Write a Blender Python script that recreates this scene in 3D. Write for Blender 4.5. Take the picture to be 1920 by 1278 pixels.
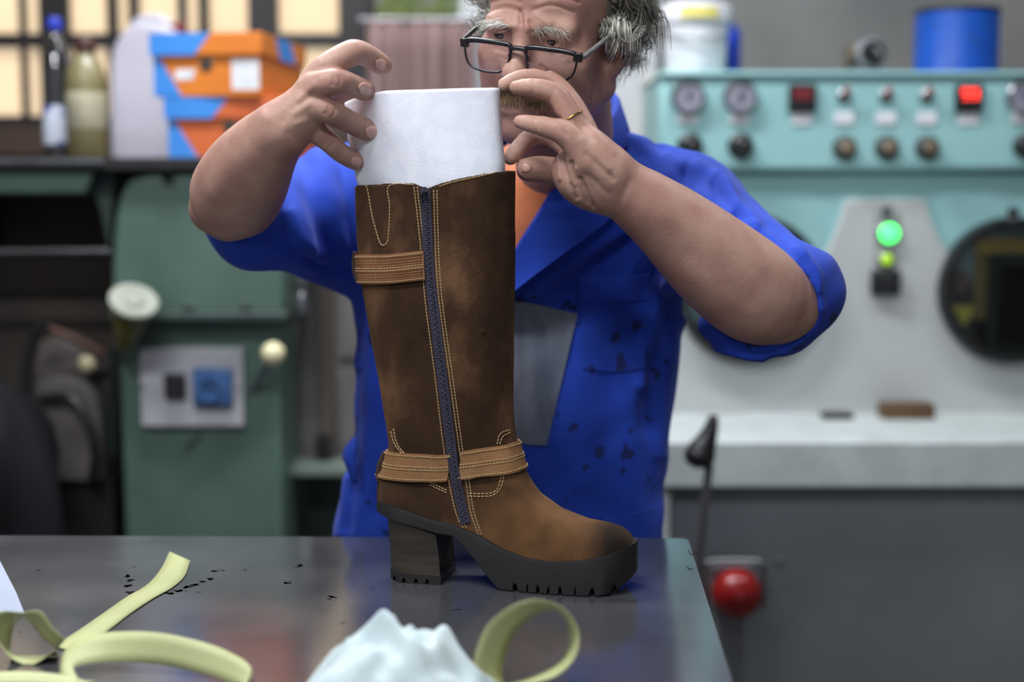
import bpy, math, random
import numpy as np
from mathutils import Matrix, Vector
from mathutils.bvhtree import BVHTree

random.seed(4)
RNG = np.random.default_rng(7)
scene = bpy.context.scene
for o in list(bpy.data.objects):
    bpy.data.objects.remove(o)
COL = scene.collection

# ------------------------------------------------------------------ camera
CAM_Z, PITCH, FPX = 1.33, math.radians(5.87), 2666.67
cam_d = bpy.data.cameras.new('camera')
cam = bpy.data.objects.new('camera', cam_d)
COL.objects.link(cam)
cam.location = (0, 0, CAM_Z)
cam.rotation_euler = (math.radians(90) - PITCH, 0, 0)
cam_d.lens, cam_d.sensor_width, cam_d.sensor_fit = 50, 36, 'HORIZONTAL'
cam_d.clip_start, cam_d.clip_end = 0.05, 60
cam_d.dof.use_dof = True
cam_d.dof.focus_distance = 1.56
cam_d.dof.aperture_fstop = 2.0
scene.camera = cam

# ------------------------------------------------------------------ daylight, exposure
world = bpy.data.worlds.new('world')
scene.world = world
world.use_nodes = True
bg = world.node_tree.nodes['Background']
bg.inputs[0].default_value = (0.86, 0.93, 1.0, 1)
bg.inputs[1].default_value = 0.40
sun_d = bpy.data.lights.new('sun', 'SUN')
sun_d.energy, sun_d.color, sun_d.angle = 2.2, (1.0, .95, .86), math.radians(.5)
sun = bpy.data.objects.new('sun', sun_d)
COL.objects.link(sun)
sun.rotation_euler = (math.radians(-32), 0, math.radians(14))      # high sun behind the window wall
scene.view_settings.view_transform = 'Standard'
scene.view_settings.look = 'None'
scene.view_settings.gamma = 1
scene.view_settings.use_curve_mapping = False
scene.view_settings.exposure = -0.12
cy = scene.cycles
cy.max_bounces, cy.diffuse_bounces, cy.glossy_bounces, cy.transmission_bounces, cy.transparent_max_bounces = 6, 3, 3, 4, 8
cy.caustics_reflective = cy.caustics_refractive = False
TUBE_POWER = 53.0

# ------------------------------------------------------------------ helpers
FWD = np.array([0, math.cos(PITCH), -math.sin(PITCH)])
UPV = np.array([0, math.sin(PITCH), math.cos(PITCH)])
CAMP = np.array([0, 0, CAM_Z])


def ray(px, py):
    return FWD + (px - 960) / FPX * np.array([1., 0, 0]) + (639 - py) / FPX * UPV


def P(px, py, Y):
    """point at depth Y (metres in front of the camera) seen at a photo pixel"""
    d = ray(px, py)
    return CAMP + d * (Y / d[1])


def G(px, py, z):
    """point at height z seen at a photo pixel"""
    d = ray(px, py)
    return CAMP + d * ((z - CAM_Z) / d[2])


def M(px, Y):
    """size in metres of px photo pixels at depth Y"""
    return px * Y / FPX


def project(V):
    V = np.asarray(V) - CAMP
    w = V @ FWD
    return 960 + FPX * V[:, 0] / w, 639 - FPX * (V @ UPV) / w


def lin(c):
    return tuple(((x / 255 + 0.055) / 1.055) ** 2.4 if x / 255 > 0.04045 else x / 255 / 12.92 for x in c)


def mat(name, rgb, rough=0.5, metal=0.0, rgb2=None, scale=20.0, detail=4.0, bump=0.0, bscale=None, spec=0.5,
        sheen=0.0, lo=0.35, hi=0.65, stretch=None, trans=0.0, coat=0.0, sss=0.0):
    """Principled material, colours in sRGB 0-255; a second colour is mixed in by object-space noise"""
    m = bpy.data.materials.new(name)
    m.use_nodes = True
    nt = m.node_tree
    b = nt.nodes['Principled BSDF']
    b.inputs['Base Color'].default_value = lin(rgb) + (1,)
    b.inputs['Roughness'].default_value = rough
    b.inputs['Metallic'].default_value = metal
    b.inputs['Specular IOR Level'].default_value = spec
    b.inputs['Sheen Weight'].default_value = sheen
    b.inputs['Transmission Weight'].default_value = trans
    b.inputs['Coat Weight'].default_value = coat
    if sss:
        b.inputs['Subsurface Weight'].default_value = sss
        b.inputs['Subsurface Radius'].default_value = (0.012, 0.005, 0.003)
        b.inputs['Subsurface Scale'].default_value = 0.4
    tc = nt.nodes.new('ShaderNodeTexCoord')
    src = tc.outputs['Object']
    if stretch:
        mp = nt.nodes.new('ShaderNodeMapping')
        mp.inputs['Scale'].default_value = stretch
        nt.links.new(src, mp.inputs[0])
        src = mp.outputs[0]
    if rgb2 is not None:
        n = nt.nodes.new('ShaderNodeTexNoise')
        n.inputs['Scale'].default_value = scale
        n.inputs['Detail'].default_value = detail
        nt.links.new(src, n.inputs['Vector'])
        r = nt.nodes.new('ShaderNodeValToRGB')
        r.color_ramp.elements[0].position, r.color_ramp.elements[1].position = lo, hi
        r.color_ramp.elements[0].color = lin(rgb) + (1,)
        r.color_ramp.elements[1].color = lin(rgb2) + (1,)
        nt.links.new(n.outputs['Fac'], r.inputs[0])
        nt.links.new(r.outputs[0], b.inputs['Base Color'])
    if bump:
        n2 = nt.nodes.new('ShaderNodeTexNoise')
        n2.inputs['Scale'].default_value = bscale or scale
        n2.inputs['Detail'].default_value = 5
        nt.links.new(src, n2.inputs['Vector'])
        bp = nt.nodes.new('ShaderNodeBump')
        bp.inputs['Strength'].default_value = bump
        bp.inputs['Distance'].default_value = 0.002
        nt.links.new(n2.outputs['Fac'], bp.inputs['Height'])
        nt.links.new(bp.outputs[0], b.inputs['Normal'])
    return m


def emit(name, rgb, strength):
    m = bpy.data.materials.new(name)
    m.use_nodes = True
    b = m.node_tree.nodes['Principled BSDF']
    b.inputs['Base Color'].default_value = lin(rgb) + (1,)
    b.inputs['Emission Color'].default_value = lin(rgb) + (1,)
    b.inputs['Emission Strength'].default_value = strength
    return m


def thin_glass(name, tint=(250, 252, 255), gloss=.06, rough=.02):
    m = bpy.data.materials.new(name)
    m.use_nodes = True
    nt = m.node_tree
    nt.nodes.remove(nt.nodes['Principled BSDF'])
    t, g, x = nt.nodes.new('ShaderNodeBsdfTransparent'), nt.nodes.new('ShaderNodeBsdfGlossy'), nt.nodes.new('ShaderNodeMixShader')
    t.inputs[0].default_value = lin(tint) + (1,)
    g.inputs['Roughness'].default_value = rough
    f = nt.nodes.new('ShaderNodeFresnel')
    f.inputs['IOR'].default_value = 1.45
    a = nt.nodes.new('ShaderNodeMath')
    a.operation = 'MULTIPLY'
    a.inputs[1].default_value = gloss / .035
    nt.links.new(f.outputs[0], a.inputs[0])
    a.use_clamp = True
    nt.links.new(a.outputs[0], x.inputs[0])
    nt.links.new(t.outputs[0], x.inputs[1])
    nt.links.new(g.outputs[0], x.inputs[2])
    nt.links.new(x.outputs[0], nt.nodes['Material Output'].inputs[0])
    return m


def nrm(v):
    v = np.asarray(v, float)
    return v / (np.linalg.norm(v) + 1e-12)


class MB:
    """collects shapes in world coordinates; obj() turns them into one mesh object"""

    def __init__(s):
        s.v, s.f = [], []

    def add(s, v, f):
        n = len(s.v)
        s.v += [tuple(map(float, p)) for p in v]
        s.f += [tuple(int(i) + n for i in q) for q in f]
        return s

    def box(s, c, d, R=None):
        c, h = np.array(c, float), np.array(d, float) / 2
        v = np.array([(x, y, z) for x in (-1, 1) for y in (-1, 1) for z in (-1, 1)]) * h
        if R is not None:
            v = v @ np.array(R).T
        return s.add(v + c, [(0, 1, 3, 2), (4, 6, 7, 5), (0, 4, 5, 1), (2, 3, 7, 6), (0, 2, 6, 4), (1, 5, 7, 3)])

    def span(s, a, b):
        a, b = np.array(a, float), np.array(b, float)
        return s.box((a + b) / 2, np.abs(b - a))

    def rings(s, R, cap=True, closed=False):
        R = [np.asarray(r, float) for r in R]
        n, m = len(R), len(R[0])
        v = np.concatenate(R)
        f = []
        for i in range(n if closed else n - 1):
            a, b = i * m, ((i + 1) % n) * m
            for j in range(m):
                k = (j + 1) % m
                f.append((a + j, a + k, b + k, b + j))
        if cap and not closed:
            f.append(tuple(range(m))[::-1])
            f.append(tuple((n - 1) * m + j for j in range(m)))
        return s.add(v, f)

    def tube(s, pts, r, seg=10, cap=True, closed=False):
        pts = [np.asarray(p, float) for p in pts]
        n = len(pts)
        rr = r if hasattr(r, '__len__') else [r] * n
        T = []
        for i in range(n):
            if closed:
                t = pts[(i + 1) % n] - pts[i - 1]
            else:
                t = pts[min(i + 1, n - 1)] - pts[max(i - 1, 0)]
            T.append(nrm(t))
        u = np.cross(T[0], (0, 0, 1))
        if np.linalg.norm(u) < 1e-3:
            u = np.cross(T[0], (1, 0, 0))
        u = nrm(u)
        R = []
        for i in range(n):
            u = nrm(u - T[i] * (u @ T[i]))
            w = np.cross(T[i], u)
            R.append([pts[i] + rr[i] * (math.cos(a) * u + math.sin(a) * w) for a in np.linspace(0, 2 * math.pi, seg, endpoint=False)])
        return s.rings(R, cap, closed)

    def cyl(s, a, b, r, seg=24, r2=None):
        return s.tube([a, b], [r, r if r2 is None else r2], seg)

    def lathe(s, c, prof, axis=(0, 0, 1), seg=28, loop=False):
        """prof: (radius, height along axis) from bottom to top"""
        ax = nrm(axis)
        u = np.cross(ax, (0, 1, 0))
        if np.linalg.norm(u) < 1e-3:
            u = np.cross(ax, (1, 0, 0))
        u = nrm(u)
        w = np.cross(ax, u)
        c = np.asarray(c, float)
        R = [[c + ax * h + max(r, 1e-5) * (math.cos(a) * u + math.sin(a) * w) for a in np.linspace(0, 2 * math.pi, seg, endpoint=False)] for r, h in prof]
        return s.rings(R, not loop, loop)

    def prism(s, poly, vec):
        p = [np.asarray(q, float) for q in poly]
        n = len(p)
        v = p + [q + np.asarray(vec, float) for q in p]
        f = [tuple(range(n))[::-1], tuple(range(n, 2 * n))]
        f += [(i, (i + 1) % n, n + (i + 1) % n, n + i) for i in range(n)]
        return s.add(v, f)

    def sphere(s, c, r, seg=16, sc=(1, 1, 1)):
        c = np.asarray(c, float)
        n = seg // 2
        R = []
        for i in range(n + 1):
            th = math.pi * (0.02 + 0.96 * i / n)
            R.append([c + np.array(sc) * r * np.array((math.sin(th) * math.cos(a), math.sin(th) * math.sin(a), -math.cos(th))) for a in np.linspace(0, 2 * math.pi, seg, endpoint=False)])
        return s.rings(R)

    def sheet(s, grid, nor, th):
        """solid sheet from an n x m grid of points, offset along normals"""
        g = np.asarray(grid, float)
        n, m = g.shape[:2]
        top = (g + np.asarray(nor) * th).reshape(-1, 3)
        bot = g.reshape(-1, 3)
        N = n * m
        f = []
        for i in range(n - 1):
            for j in range(m - 1):
                a = i * m + j
                f.append((a, a + 1, a + m + 1, a + m))
                f.append((N + a, N + a + m, N + a + m + 1, N + a + 1))
        edge = [j for j in range(m)] + [i * m + m - 1 for i in range(1, n)] + [(n - 1) * m + j for j in range(m - 2, -1, -1)] + [i * m for i in range(n - 2, 0, -1)]
        for a, b in zip(edge, edge[1:] + edge[:1]):
            f.append((a, N + a, N + b, b))
        return s.add(np.concatenate([top, bot]), f)


def put(name, me, parent=None, m=None, **tags):
    o = bpy.data.objects.new(name, me)
    COL.objects.link(o)
    if m is not None:
        me.materials.append(m)
    if parent is not None:
        o.parent = parent
    for k, v in tags.items():
        o[k] = v
    return o


def origin_of(o):
    c = np.zeros(3)
    while o is not None:
        c = c + np.array(o.location)
        o = o.parent
    return c


def obj(name, mb, m, parent=None, smooth=35, bevel=0, origin=None, fix=True, **tags):
    me = bpy.data.meshes.new(name)
    off = origin_of(parent) if parent is not None else np.zeros(3)
    org = off if origin is None else np.asarray(origin, float)
    v = np.array(mb.v) - org
    me.from_pydata([tuple(p) for p in v], [], mb.f)
    me.update()
    if fix:
        import bmesh
        bm = bmesh.new()
        bm.from_mesh(me)
        bmesh.ops.recalc_face_normals(bm, faces=bm.faces)
        bm.to_mesh(me)
        bm.free()
    if smooth:
        me.shade_smooth()
        if smooth < 180:
            me.set_sharp_from_angle(angle=math.radians(smooth))
    o = put(name, me, parent, m, **tags)
    o.location = tuple(org - off)
    if bevel:
        b = o.modifiers.new('bevel', 'BEVEL')
        b.width, b.segments, b.limit_method = bevel, 2, 'ANGLE'
    return o


def thing(name, label, cat, loc, group=None):
    o = bpy.data.objects.new(name, None)
    COL.objects.link(o)
    o.location = tuple(map(float, loc))
    o.empty_display_size = 0.05
    o['label'], o['category'] = label, cat
    if group:
        o['group'] = group
    return o


def tag(o, label, cat, group=None):
    o['label'], o['category'] = label, cat
    if group:
        o['group'] = group
    return o


# ---- implicit surfaces: sparse surface nets over a smooth union of primitives
def smin(a, b, k):
    h = np.maximum(k - np.abs(a - b), 0) / k
    return np.minimum(a, b) - h * h * k * 0.25


def cone(a, b, ra, rb, k=0.01, flat=None, op='u'):
    """tapered capsule; flat=(direction, factor) squashes it along a direction"""
    a, b = np.asarray(a, float), np.asarray(b, float)
    ab = b - a
    L = ab @ ab + 1e-12

    def fn(p):
        q = p - a
        if flat is not None:
            n = nrm(flat[0])
            q = q + np.outer(q @ n, n) * (1 / flat[1] - 1)
            ab2 = ab + n * (ab @ n) * (1 / flat[1] - 1)
            L2 = ab2 @ ab2 + 1e-12
            t = np.clip(q @ ab2 / L2, 0, 1)
            return (np.linalg.norm(q - t[:, None] * ab2, axis=1) - (ra + (rb - ra) * t)) * min(1, flat[1])
        t = np.clip(q @ ab / L, 0, 1)
        return np.linalg.norm(q - t[:, None] * ab, axis=1) - (ra + (rb - ra) * t)
    return (op, fn, k)


def chain(js, k=0.01, flat=None):
    if len(js) > 2:
        a = np.array([list(p) + [r] for p, r in js])
        a = poly_at(a, 3 * (len(js) - 1) + 1)
        js = [(q[:3], q[3]) for q in a]
    return [cone(a[0], b[0], a[1], b[1], k, flat) for a, b in zip(js, js[1:])]


def ball(c, r, k=0.01, op='u', R=None):
    c = np.asarray(c, float)
    r = np.asarray(r, float) * np.ones(3)

    def fn(p):
        q = p - c
        if R is not None:
            q = q @ R
        k0 = np.linalg.norm(q / r, axis=1)
        k1 = np.linalg.norm(q / (r * r), axis=1) + 1e-9
        return np.where(k0 < 0.5, (k0 - 1) * r.min(), k0 * (k0 - 1) / k1)
    return (op, fn, k)


def field(p, prims):
    d = np.full(len(p), 9.0)
    for op, fn, k in prims:
        v = fn(p)
        if op == 'u':
            d = smin(d, v, k)
        else:
            d = -smin(-d, v, k)
    return d


def surfnet(prims, lo, hi, vox, smooth_it=2, cull=True):
    B = 12
    lo, hi = np.asarray(lo, float), np.asarray(hi, float)
    nb = np.ceil((hi - lo) / (vox * B)).astype(int) + 1
    ids = np.stack(np.meshgrid(*[np.arange(n) for n in nb], indexing='ij'), -1).reshape(-1, 3)
    cen = lo + (ids + 0.5) * vox * B
    rad = vox * B * 0.5 * 1.75
    act = np.abs(field(cen, prims)) < rad * 1.3 + (0.008 if cull else .03)
    ids, cen = ids[act], cen[act]
    pv = np.stack([fn(cen) for op, fn, k in prims])
    near = np.stack([(pv[i] < rad * 1.5 + 2.5 * prims[i][2] + 0.006) | (not cull) | hasattr(prims[i][1], 'keep') for i in range(len(prims))])
    g = np.stack(np.meshgrid(*[np.arange(B + 1)] * 3, indexing='ij'), -1).reshape(-1, 3)
    keys, verts, edges = [], [], []
    S = 1 << 20
    corner = np.array([(x, y, z) for x in (0, 1) for y in (0, 1) for z in (0, 1)])
    cedge = [(a, b) for a in range(8) for b in range(a + 1, 8) if np.abs(corner[a] - corner[b]).sum() == 1]
    # group the blocks by the primitives that matter there
    pat = {}
    for i in range(len(ids)):
        pat.setdefault(near[:, i].tobytes(), []).append(i)
    for bl in pat.values():
        sel = [prims[j] for j in range(len(prims)) if near[j, bl[0]]]
        if not sel:
            continue
        for c0 in range(0, len(bl), 60):
            blk = np.array(bl[c0:c0 + 60])
            gp = (ids[blk][:, None, :] * B + g[None]).reshape(-1, 3)
            val = field(lo + gp * vox, sel).reshape(len(blk), B + 1, B + 1, B + 1)
            if not ((val < 0).any() and (val > 0).any()):
                continue
            cv = np.stack([val[:, c[0]:B + c[0], c[1]:B + c[1], c[2]:B + c[2]] for c in corner], -1)
            neg = (cv < 0).sum(-1)
            bi, i, j, k = np.nonzero((neg > 0) & (neg < 8))
            w = cv[bi, i, j, k]
            acc, cnt = np.zeros((len(w), 3)), np.zeros(len(w))
            for a, b in cedge:
                va, vb = w[:, a], w[:, b]
                mk = (va < 0) != (vb < 0)
                t = np.where(mk, va / np.where(mk, va - vb, 1), 0)
                pt = corner[a] + t[:, None] * (corner[b] - corner[a])
                acc += pt * mk[:, None]
                cnt += mk
            cell = ids[blk][bi] * B + np.stack([i, j, k], -1)
            keys.append((cell[:, 0] * S + cell[:, 1]) * S + cell[:, 2])
            verts.append(lo + (cell + acc / cnt[:, None]) * vox)
            for ax in range(3):
                s0 = val[:, :B, :B, :B] < 0
                sl = [slice(0, B)] * 3
                sl[ax] = slice(1, B + 1)
                s1 = val[(slice(None),) + tuple(sl)] < 0
                bi2, i2, j2, k2 = np.nonzero(s0 != s1)
                if len(bi2):
                    e = ids[blk][bi2] * B + np.stack([i2, j2, k2], -1)
                    edges.append(np.concatenate([e, np.full((len(e), 1), ax), s0[bi2, i2, j2, k2][:, None]], 1))
    keys, verts, edges = np.concatenate(keys), np.concatenate(verts), np.concatenate(edges)
    od = np.argsort(keys)
    keys, verts = keys[od], verts[od]
    quads = []
    for ax in range(3):
        e = edges[edges[:, 3] == ax]
        b1, b2 = (ax + 1) % 3, (ax + 2) % 3
        q, ok = [], np.ones(len(e), bool)
        for o1, o2 in ((1, 1), (0, 1), (0, 0), (1, 0)):
            c = e[:, :3].copy()
            c[:, b1] -= o1
            c[:, b2] -= o2
            kk = (c[:, 0] * S + c[:, 1]) * S + c[:, 2]
            ix = np.minimum(np.searchsorted(keys, kk), len(keys) - 1)
            ok &= keys[ix] == kk
            q.append(ix)
        q = np.stack(q, 1)
        q = np.where(e[:, 4:5] == 1, q, q[:, ::-1])
        quads.append(q[ok])
    quads = np.concatenate(quads)
    for _ in range(smooth_it):
        verts = relax(verts, quads, 0.5)
    return verts, quads


def relax(verts, quads, f):
    acc, cnt = np.zeros_like(verts), np.zeros(len(verts))
    n = len(verts)
    for a in range(4):
        for b in ((a + 1) % 4, (a + 3) % 4):
            for c in range(3):
                acc[:, c] += np.bincount(quads[:, a], verts[quads[:, b], c], n)
            cnt += np.bincount(quads[:, a], minlength=n)
    ok = cnt > 0
    out = verts.copy()
    out[ok] += f * (acc[ok] / cnt[ok, None] - verts[ok])
    return out


def vnormals(v, q):
    a = np.cross(v[q[:, 2]] - v[q[:, 0]], v[q[:, 3]] - v[q[:, 1]])
    n = np.zeros_like(v)
    for i in range(4):
        for c in range(3):
            n[:, c] += np.bincount(q[:, i], a[:, c], len(v))
    return n / (np.linalg.norm(n, axis=1)[:, None] + 1e-12)


def qmesh(name, v, q, m, parent=None, **tags):
    """fast mesh object from arrays of vertices and quads"""
    me = bpy.data.meshes.new(name)
    off = origin_of(parent) if parent is not None else np.zeros(3)
    me.vertices.add(len(v))
    me.vertices.foreach_set('co', (np.asarray(v) - off).astype(np.float32).ravel())
    me.loops.add(q.size)
    me.loops.foreach_set('vertex_index', q.astype(np.int32).ravel())
    me.polygons.add(len(q))
    me.polygons.foreach_set('loop_start', np.arange(0, q.size, q.shape[1], dtype=np.int32))
    me.update(calc_edges=True)
    me.validate()
    me.shade_smooth()
    return put(name, me, parent, m, **tags)


def bvh_of(v, q):
    return BVHTree.FromPolygons([tuple(p) for p in v], [tuple(int(i) for i in f) for f in q])


def cast(bvh, px, py, dflt=None):
    d = Vector(nrm(ray(px, py)))
    h, n, i, t = bvh.ray_cast(Vector(CAMP), d)
    if h is None:
        return dflt
    n = np.array(n)
    if n @ np.array(d) > 0:
        n = -n
    return np.array(h), n


def poly_at(pts, n):
    """resample a 2-d or 3-d polyline to n points by arc length (Catmull-Rom smoothed)"""
    p = np.asarray(pts, float)
    if len(p) > 2:
        q = np.vstack([2 * p[0] - p[1], p, 2 * p[-1] - p[-2]])
        out = []
        for i in range(1, len(q) - 2):
            for t in np.linspace(0, 1, 12, endpoint=False):
                a, b, c, d = q[i - 1], q[i], q[i + 1], q[i + 2]
                out.append(0.5 * (2 * b + (c - a) * t + (2 * a - 5 * b + 4 * c - d) * t * t + (3 * b - a - 3 * c + d) * t ** 3))
        out.append(p[-1])
        p = np.array(out)
    s = np.concatenate([[0], np.cumsum(np.linalg.norm(np.diff(p, axis=0), axis=1))])
    t = np.linspace(0, s[-1], n)
    return np.stack([np.interp(t, s, p[:, c]) for c in range(p.shape[1])], 1)


def on_surface(bvh, top, bot, n, m):
    """grid of surface points between two photo polylines"""
    a, b = poly_at(top, n), poly_at(bot, n)
    g, nn = np.zeros((n, m, 3)), np.zeros((n, m, 3))
    last = None
    for i in range(n):
        for j in range(m):
            x, y = a[i] + (b[i] - a[i]) * j / (m - 1)
            r = cast(bvh, x, y)
            if r is None:
                r = last
            last = r
            g[i, j], nn[i, j] = r
    return g, nn


def sculpt(v, q, strokes, ymin=-9, ymax=9):
    """push or pull the camera-facing skin along photo polylines: (points, width px, depth m)"""
    n = vnormals(v, q)
    x, y = project(v)
    face = (n @ FWD < 0.25) & (v[:, 1] > ymin) & (v[:, 1] < ymax)
    out = v.copy()
    for pts, w, h in strokes:
        p = np.asarray(pts, float)
        if len(p) > 2:
            p = poly_at(p, 4 * len(p))
        lo, hi = p.min(0) - 3 * w, p.max(0) + 3 * w
        s = np.nonzero(face & (x > lo[0]) & (x < hi[0]) & (y > lo[1]) & (y < hi[1]))[0]
        if not len(s):
            continue
        X = np.stack([x[s], y[s]], 1)
        if len(p) == 1:
            dist = np.linalg.norm(X - p[0], axis=1)
        else:
            dist = np.full(len(s), 1e9)
            for a, b in zip(p, p[1:]):
                ab = b - a
                t = np.clip((X - a) @ ab / (ab @ ab + 1e-9), 0, 1)
                dist = np.minimum(dist, np.linalg.norm(X - a - t[:, None] * ab, axis=1))
            # fade at the ends
        out[s] += n[s] * (h * np.exp(-(dist / w) ** 2))[:, None]
    return out


# ------------------------------------------------------------------ materials of the room
M_wall = mat('grey_plaster', (128, 126, 124), 0.85, rgb2=(112, 111, 110), scale=3, bump=0.15, bscale=60)
M_white_wall = mat('white_plaster', (205, 208, 210), 0.8, rgb2=(190, 192, 194), scale=4)
M_floor = mat('floor_concrete', (92, 88, 84), 0.6, rgb2=(70, 68, 66), scale=5, bump=0.2)
M_ceil = mat('ceiling_paint', (200, 200, 198), 0.9, rgb2=(190, 190, 188), scale=3)
M_bar = mat('dark_bronze_frame', (34, 31, 33), 0.45, metal=0.3, rgb2=(44, 40, 41), scale=9)
M_sill = mat('brown_sill', (70, 50, 38), 0.6, rgb2=(52, 38, 30), scale=8, stretch=(1, 1, 8))
M_green = mat('hammered_green_paint', (84, 108, 97), 0.45, rgb2=(70, 92, 82), scale=6, bump=0.08, bscale=300)
M_greend = mat('dark_green_paint', (58, 76, 70), 0.5, rgb2=(46, 60, 56), scale=7)
M_teal = mat('teal_paint', (146, 190, 190), 0.4, rgb2=(138, 182, 183), scale=3)
M_whitep = mat('white_machine_paint', (182, 184, 184), 0.4, rgb2=(172, 174, 174), scale=5)
M_ledge = mat('white_laminate', (188, 195, 195), 0.5, rgb2=(174, 180, 180), scale=14)
M_greyp = mat('grey_machine_paint', (112, 115, 120), 0.5, rgb2=(102, 105, 110), scale=3)
M_black = mat('black_plastic', (18, 18, 20), 0.4, rgb2=(26, 26, 28), scale=30)
M_blackm = mat('matte_black', (14, 14, 15), 0.7, rgb2=(22, 21, 21), scale=12, bump=0.3)
M_steel = mat('bare_steel', (165, 165, 168), 0.28, metal=1.0, rgb2=(140, 140, 144), scale=15)
M_brass = mat('brass', (150, 120, 60), 0.35, metal=1.0, rgb2=(120, 95, 50), scale=15)
M_cream = mat('cream_plastic', (225, 215, 175), 0.35, rgb2=(212, 200, 160), scale=20)
M_label = mat('white_label', (222, 222, 226), 0.6, rgb2=(205, 206, 212), scale=40)
M_lens = mat('gauge_glass', (150, 148, 160), 0.12, rgb2=(120, 122, 136), scale=50)
M_wood = mat('brown_wood', (98, 72, 44), 0.6, rgb2=(74, 52, 30), scale=9, stretch=(1, 6, 6))


def frosted(name, rgb):
    m = bpy.data.materials.new(name)
    m.use_nodes = True
    nt = m.node_tree
    nt.nodes.remove(nt.nodes['Principled BSDF'])
    t = nt.nodes.new('ShaderNodeBsdfTranslucent')
    n = nt.nodes.new('ShaderNodeTexNoise')
    n.inputs['Scale'].default_value = 2.0
    r = nt.nodes.new('ShaderNodeValToRGB')
    r.color_ramp.elements[0].color = lin(rgb) + (1,)
    r.color_ramp.elements[1].color = lin(tuple(min(255, int(c * 1.05)) for c in rgb)) + (1,)
    tc = nt.nodes.new('ShaderNodeTexCoord')
    nt.links.new(tc.outputs['Object'], n.inputs['Vector'])
    nt.links.new(n.outputs['Fac'], r.inputs[0])
    nt.links.new(r.outputs[0], t.inputs[0])
    nt.links.new(t.outputs[0], nt.nodes['Material Output'].inputs[0])
    return m


M_pane = frosted('frosted_warm_glass', (255, 236, 212))
_e = M_pane.node_tree.nodes.new('ShaderNodeEmission')
_e.inputs[0].default_value = lin((255, 232, 208)) + (1,)
_e.inputs[1].default_value = 0.33
_a = M_pane.node_tree.nodes.new('ShaderNodeAddShader')
M_pane.node_tree.links.new(M_pane.node_tree.nodes['Translucent BSDF'].outputs[0], _a.inputs[0])
M_pane.node_tree.links.new(_e.outputs[0], _a.inputs[1])
M_pane.node_tree.links.new(_a.outputs[0], M_pane.node_tree.nodes['Material Output'].inputs[0])
M_curtain = mat('brown_pink_curtain', (150, 124, 122), 0.9, rgb2=(134, 108, 106), scale=10, stretch=(1, 1, 0.1))

# ------------------------------------------------------------------ room shell
WY = 3.9                                     # depth of the back wall
XL, XR, YF = -2.6, 2.6, -1.6                 # side walls and the open front
wx0, wx1 = P(-300, 0, WY)[0], P(690, 0, WY)[0]
dx0, dx1 = wx1, P(905, 0, WY)[0]
wz0 = P(300, 238, WY)[2]
wz1 = 2.45


def structure(name, mb, m, parent=None, **kw):
    o = obj(name, mb, m, parent, **kw)
    if parent is None:
        o['kind'] = 'structure'
    return o


structure('floor', MB().span((XL, YF, -0.05), (XR, WY + 0.1, 0)), M_floor)
structure('ceiling', MB().span((XL, YF, 3.0), (XR, WY + 0.1, 3.06)), M_ceil)
structure('wall_left', MB().span((XL - 0.08, YF, 0), (XL, WY + 0.1, 3.0)), M_wall)
structure('wall_right', MB().span((XR, YF, 0), (XR + 0.08, WY + 0.1, 3.0)), M_wall)
w = MB()
w.span((XL, WY, 0), (dx1, WY + 0.1, wz0))
w.span((XL, WY, wz1), (dx1, WY + 0.1, 3.0))
w.span((XL, WY, wz0), (wx0, WY + 0.1, wz1))
w.span((dx1, WY, 0), (XR, WY + 0.1, 3.0))
structure('wall_back', w, M_wall)
# white pilaster between the curtain and the teal machine
structure('trim_1', MB().span((P(1085, 0, WY)[0], WY - 0.05, 0), (P(1232, 0, WY)[0], WY, 3.0)), M_white_wall, bevel=0.005)
structure('trim_2', MB().span((P(1206, 0, WY)[0], WY - 0.09, 0), (P(1228, 0, WY)[0], WY - 0.05, P(0, 150, WY)[2])),
          mat('cream_paint', (228, 214, 190), 0.6, rgb2=(215, 200, 178), scale=6), bevel=0.006)

# steel window, left: bars and frosted panes
win = bpy.data.objects.new('window_1', None)
COL.objects.link(win)
win.location = ((wx0 + wx1) / 2, WY, wz0)
win['kind'] = 'structure'
vb = [(-300, -285), (-190, -170), (-95, -70), (35, 45), (72, 128), (200, 218), (241, 258), (333, 347), (372, 389), (465, 520), (635, 690)]
hb = [(wz0, wz0 + 0.03), (P(0, 88, WY)[2], P(0, 63, WY)[2]), (1.98, 2.02), (wz1 - 0.04, wz1)]
for a, b in vb:
    obj('mullion', MB().span((P(a, 0, WY)[0], WY - 0.01, wz0), (P(b, 0, WY)[0], WY + 0.05, wz1)), M_bar, win, bevel=0.003)
for a, b in hb:
    obj('glazing_bar', MB().span((wx0, WY - 0.006, a), (wx1, WY + 0.045, b)), M_bar, win, bevel=0.003)
for (a0, a), (b, b1) in zip(vb, vb[1:]):
    for (c0, c), (d, d1) in zip(hb, hb[1:]):
        obj('pane', MB().span((P(a, 0, WY)[0] - 0.004, WY + 0.018, c - 0.004), (P(b, 0, WY)[0] + 0.004, WY + 0.024, d + 0.004)), M_pane, win)
structure('trim_3', MB().span((wx0, WY - 0.06, P(0, 292, WY)[2]), (wx1, WY, wz0)), M_sill, bevel=0.004)

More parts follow.
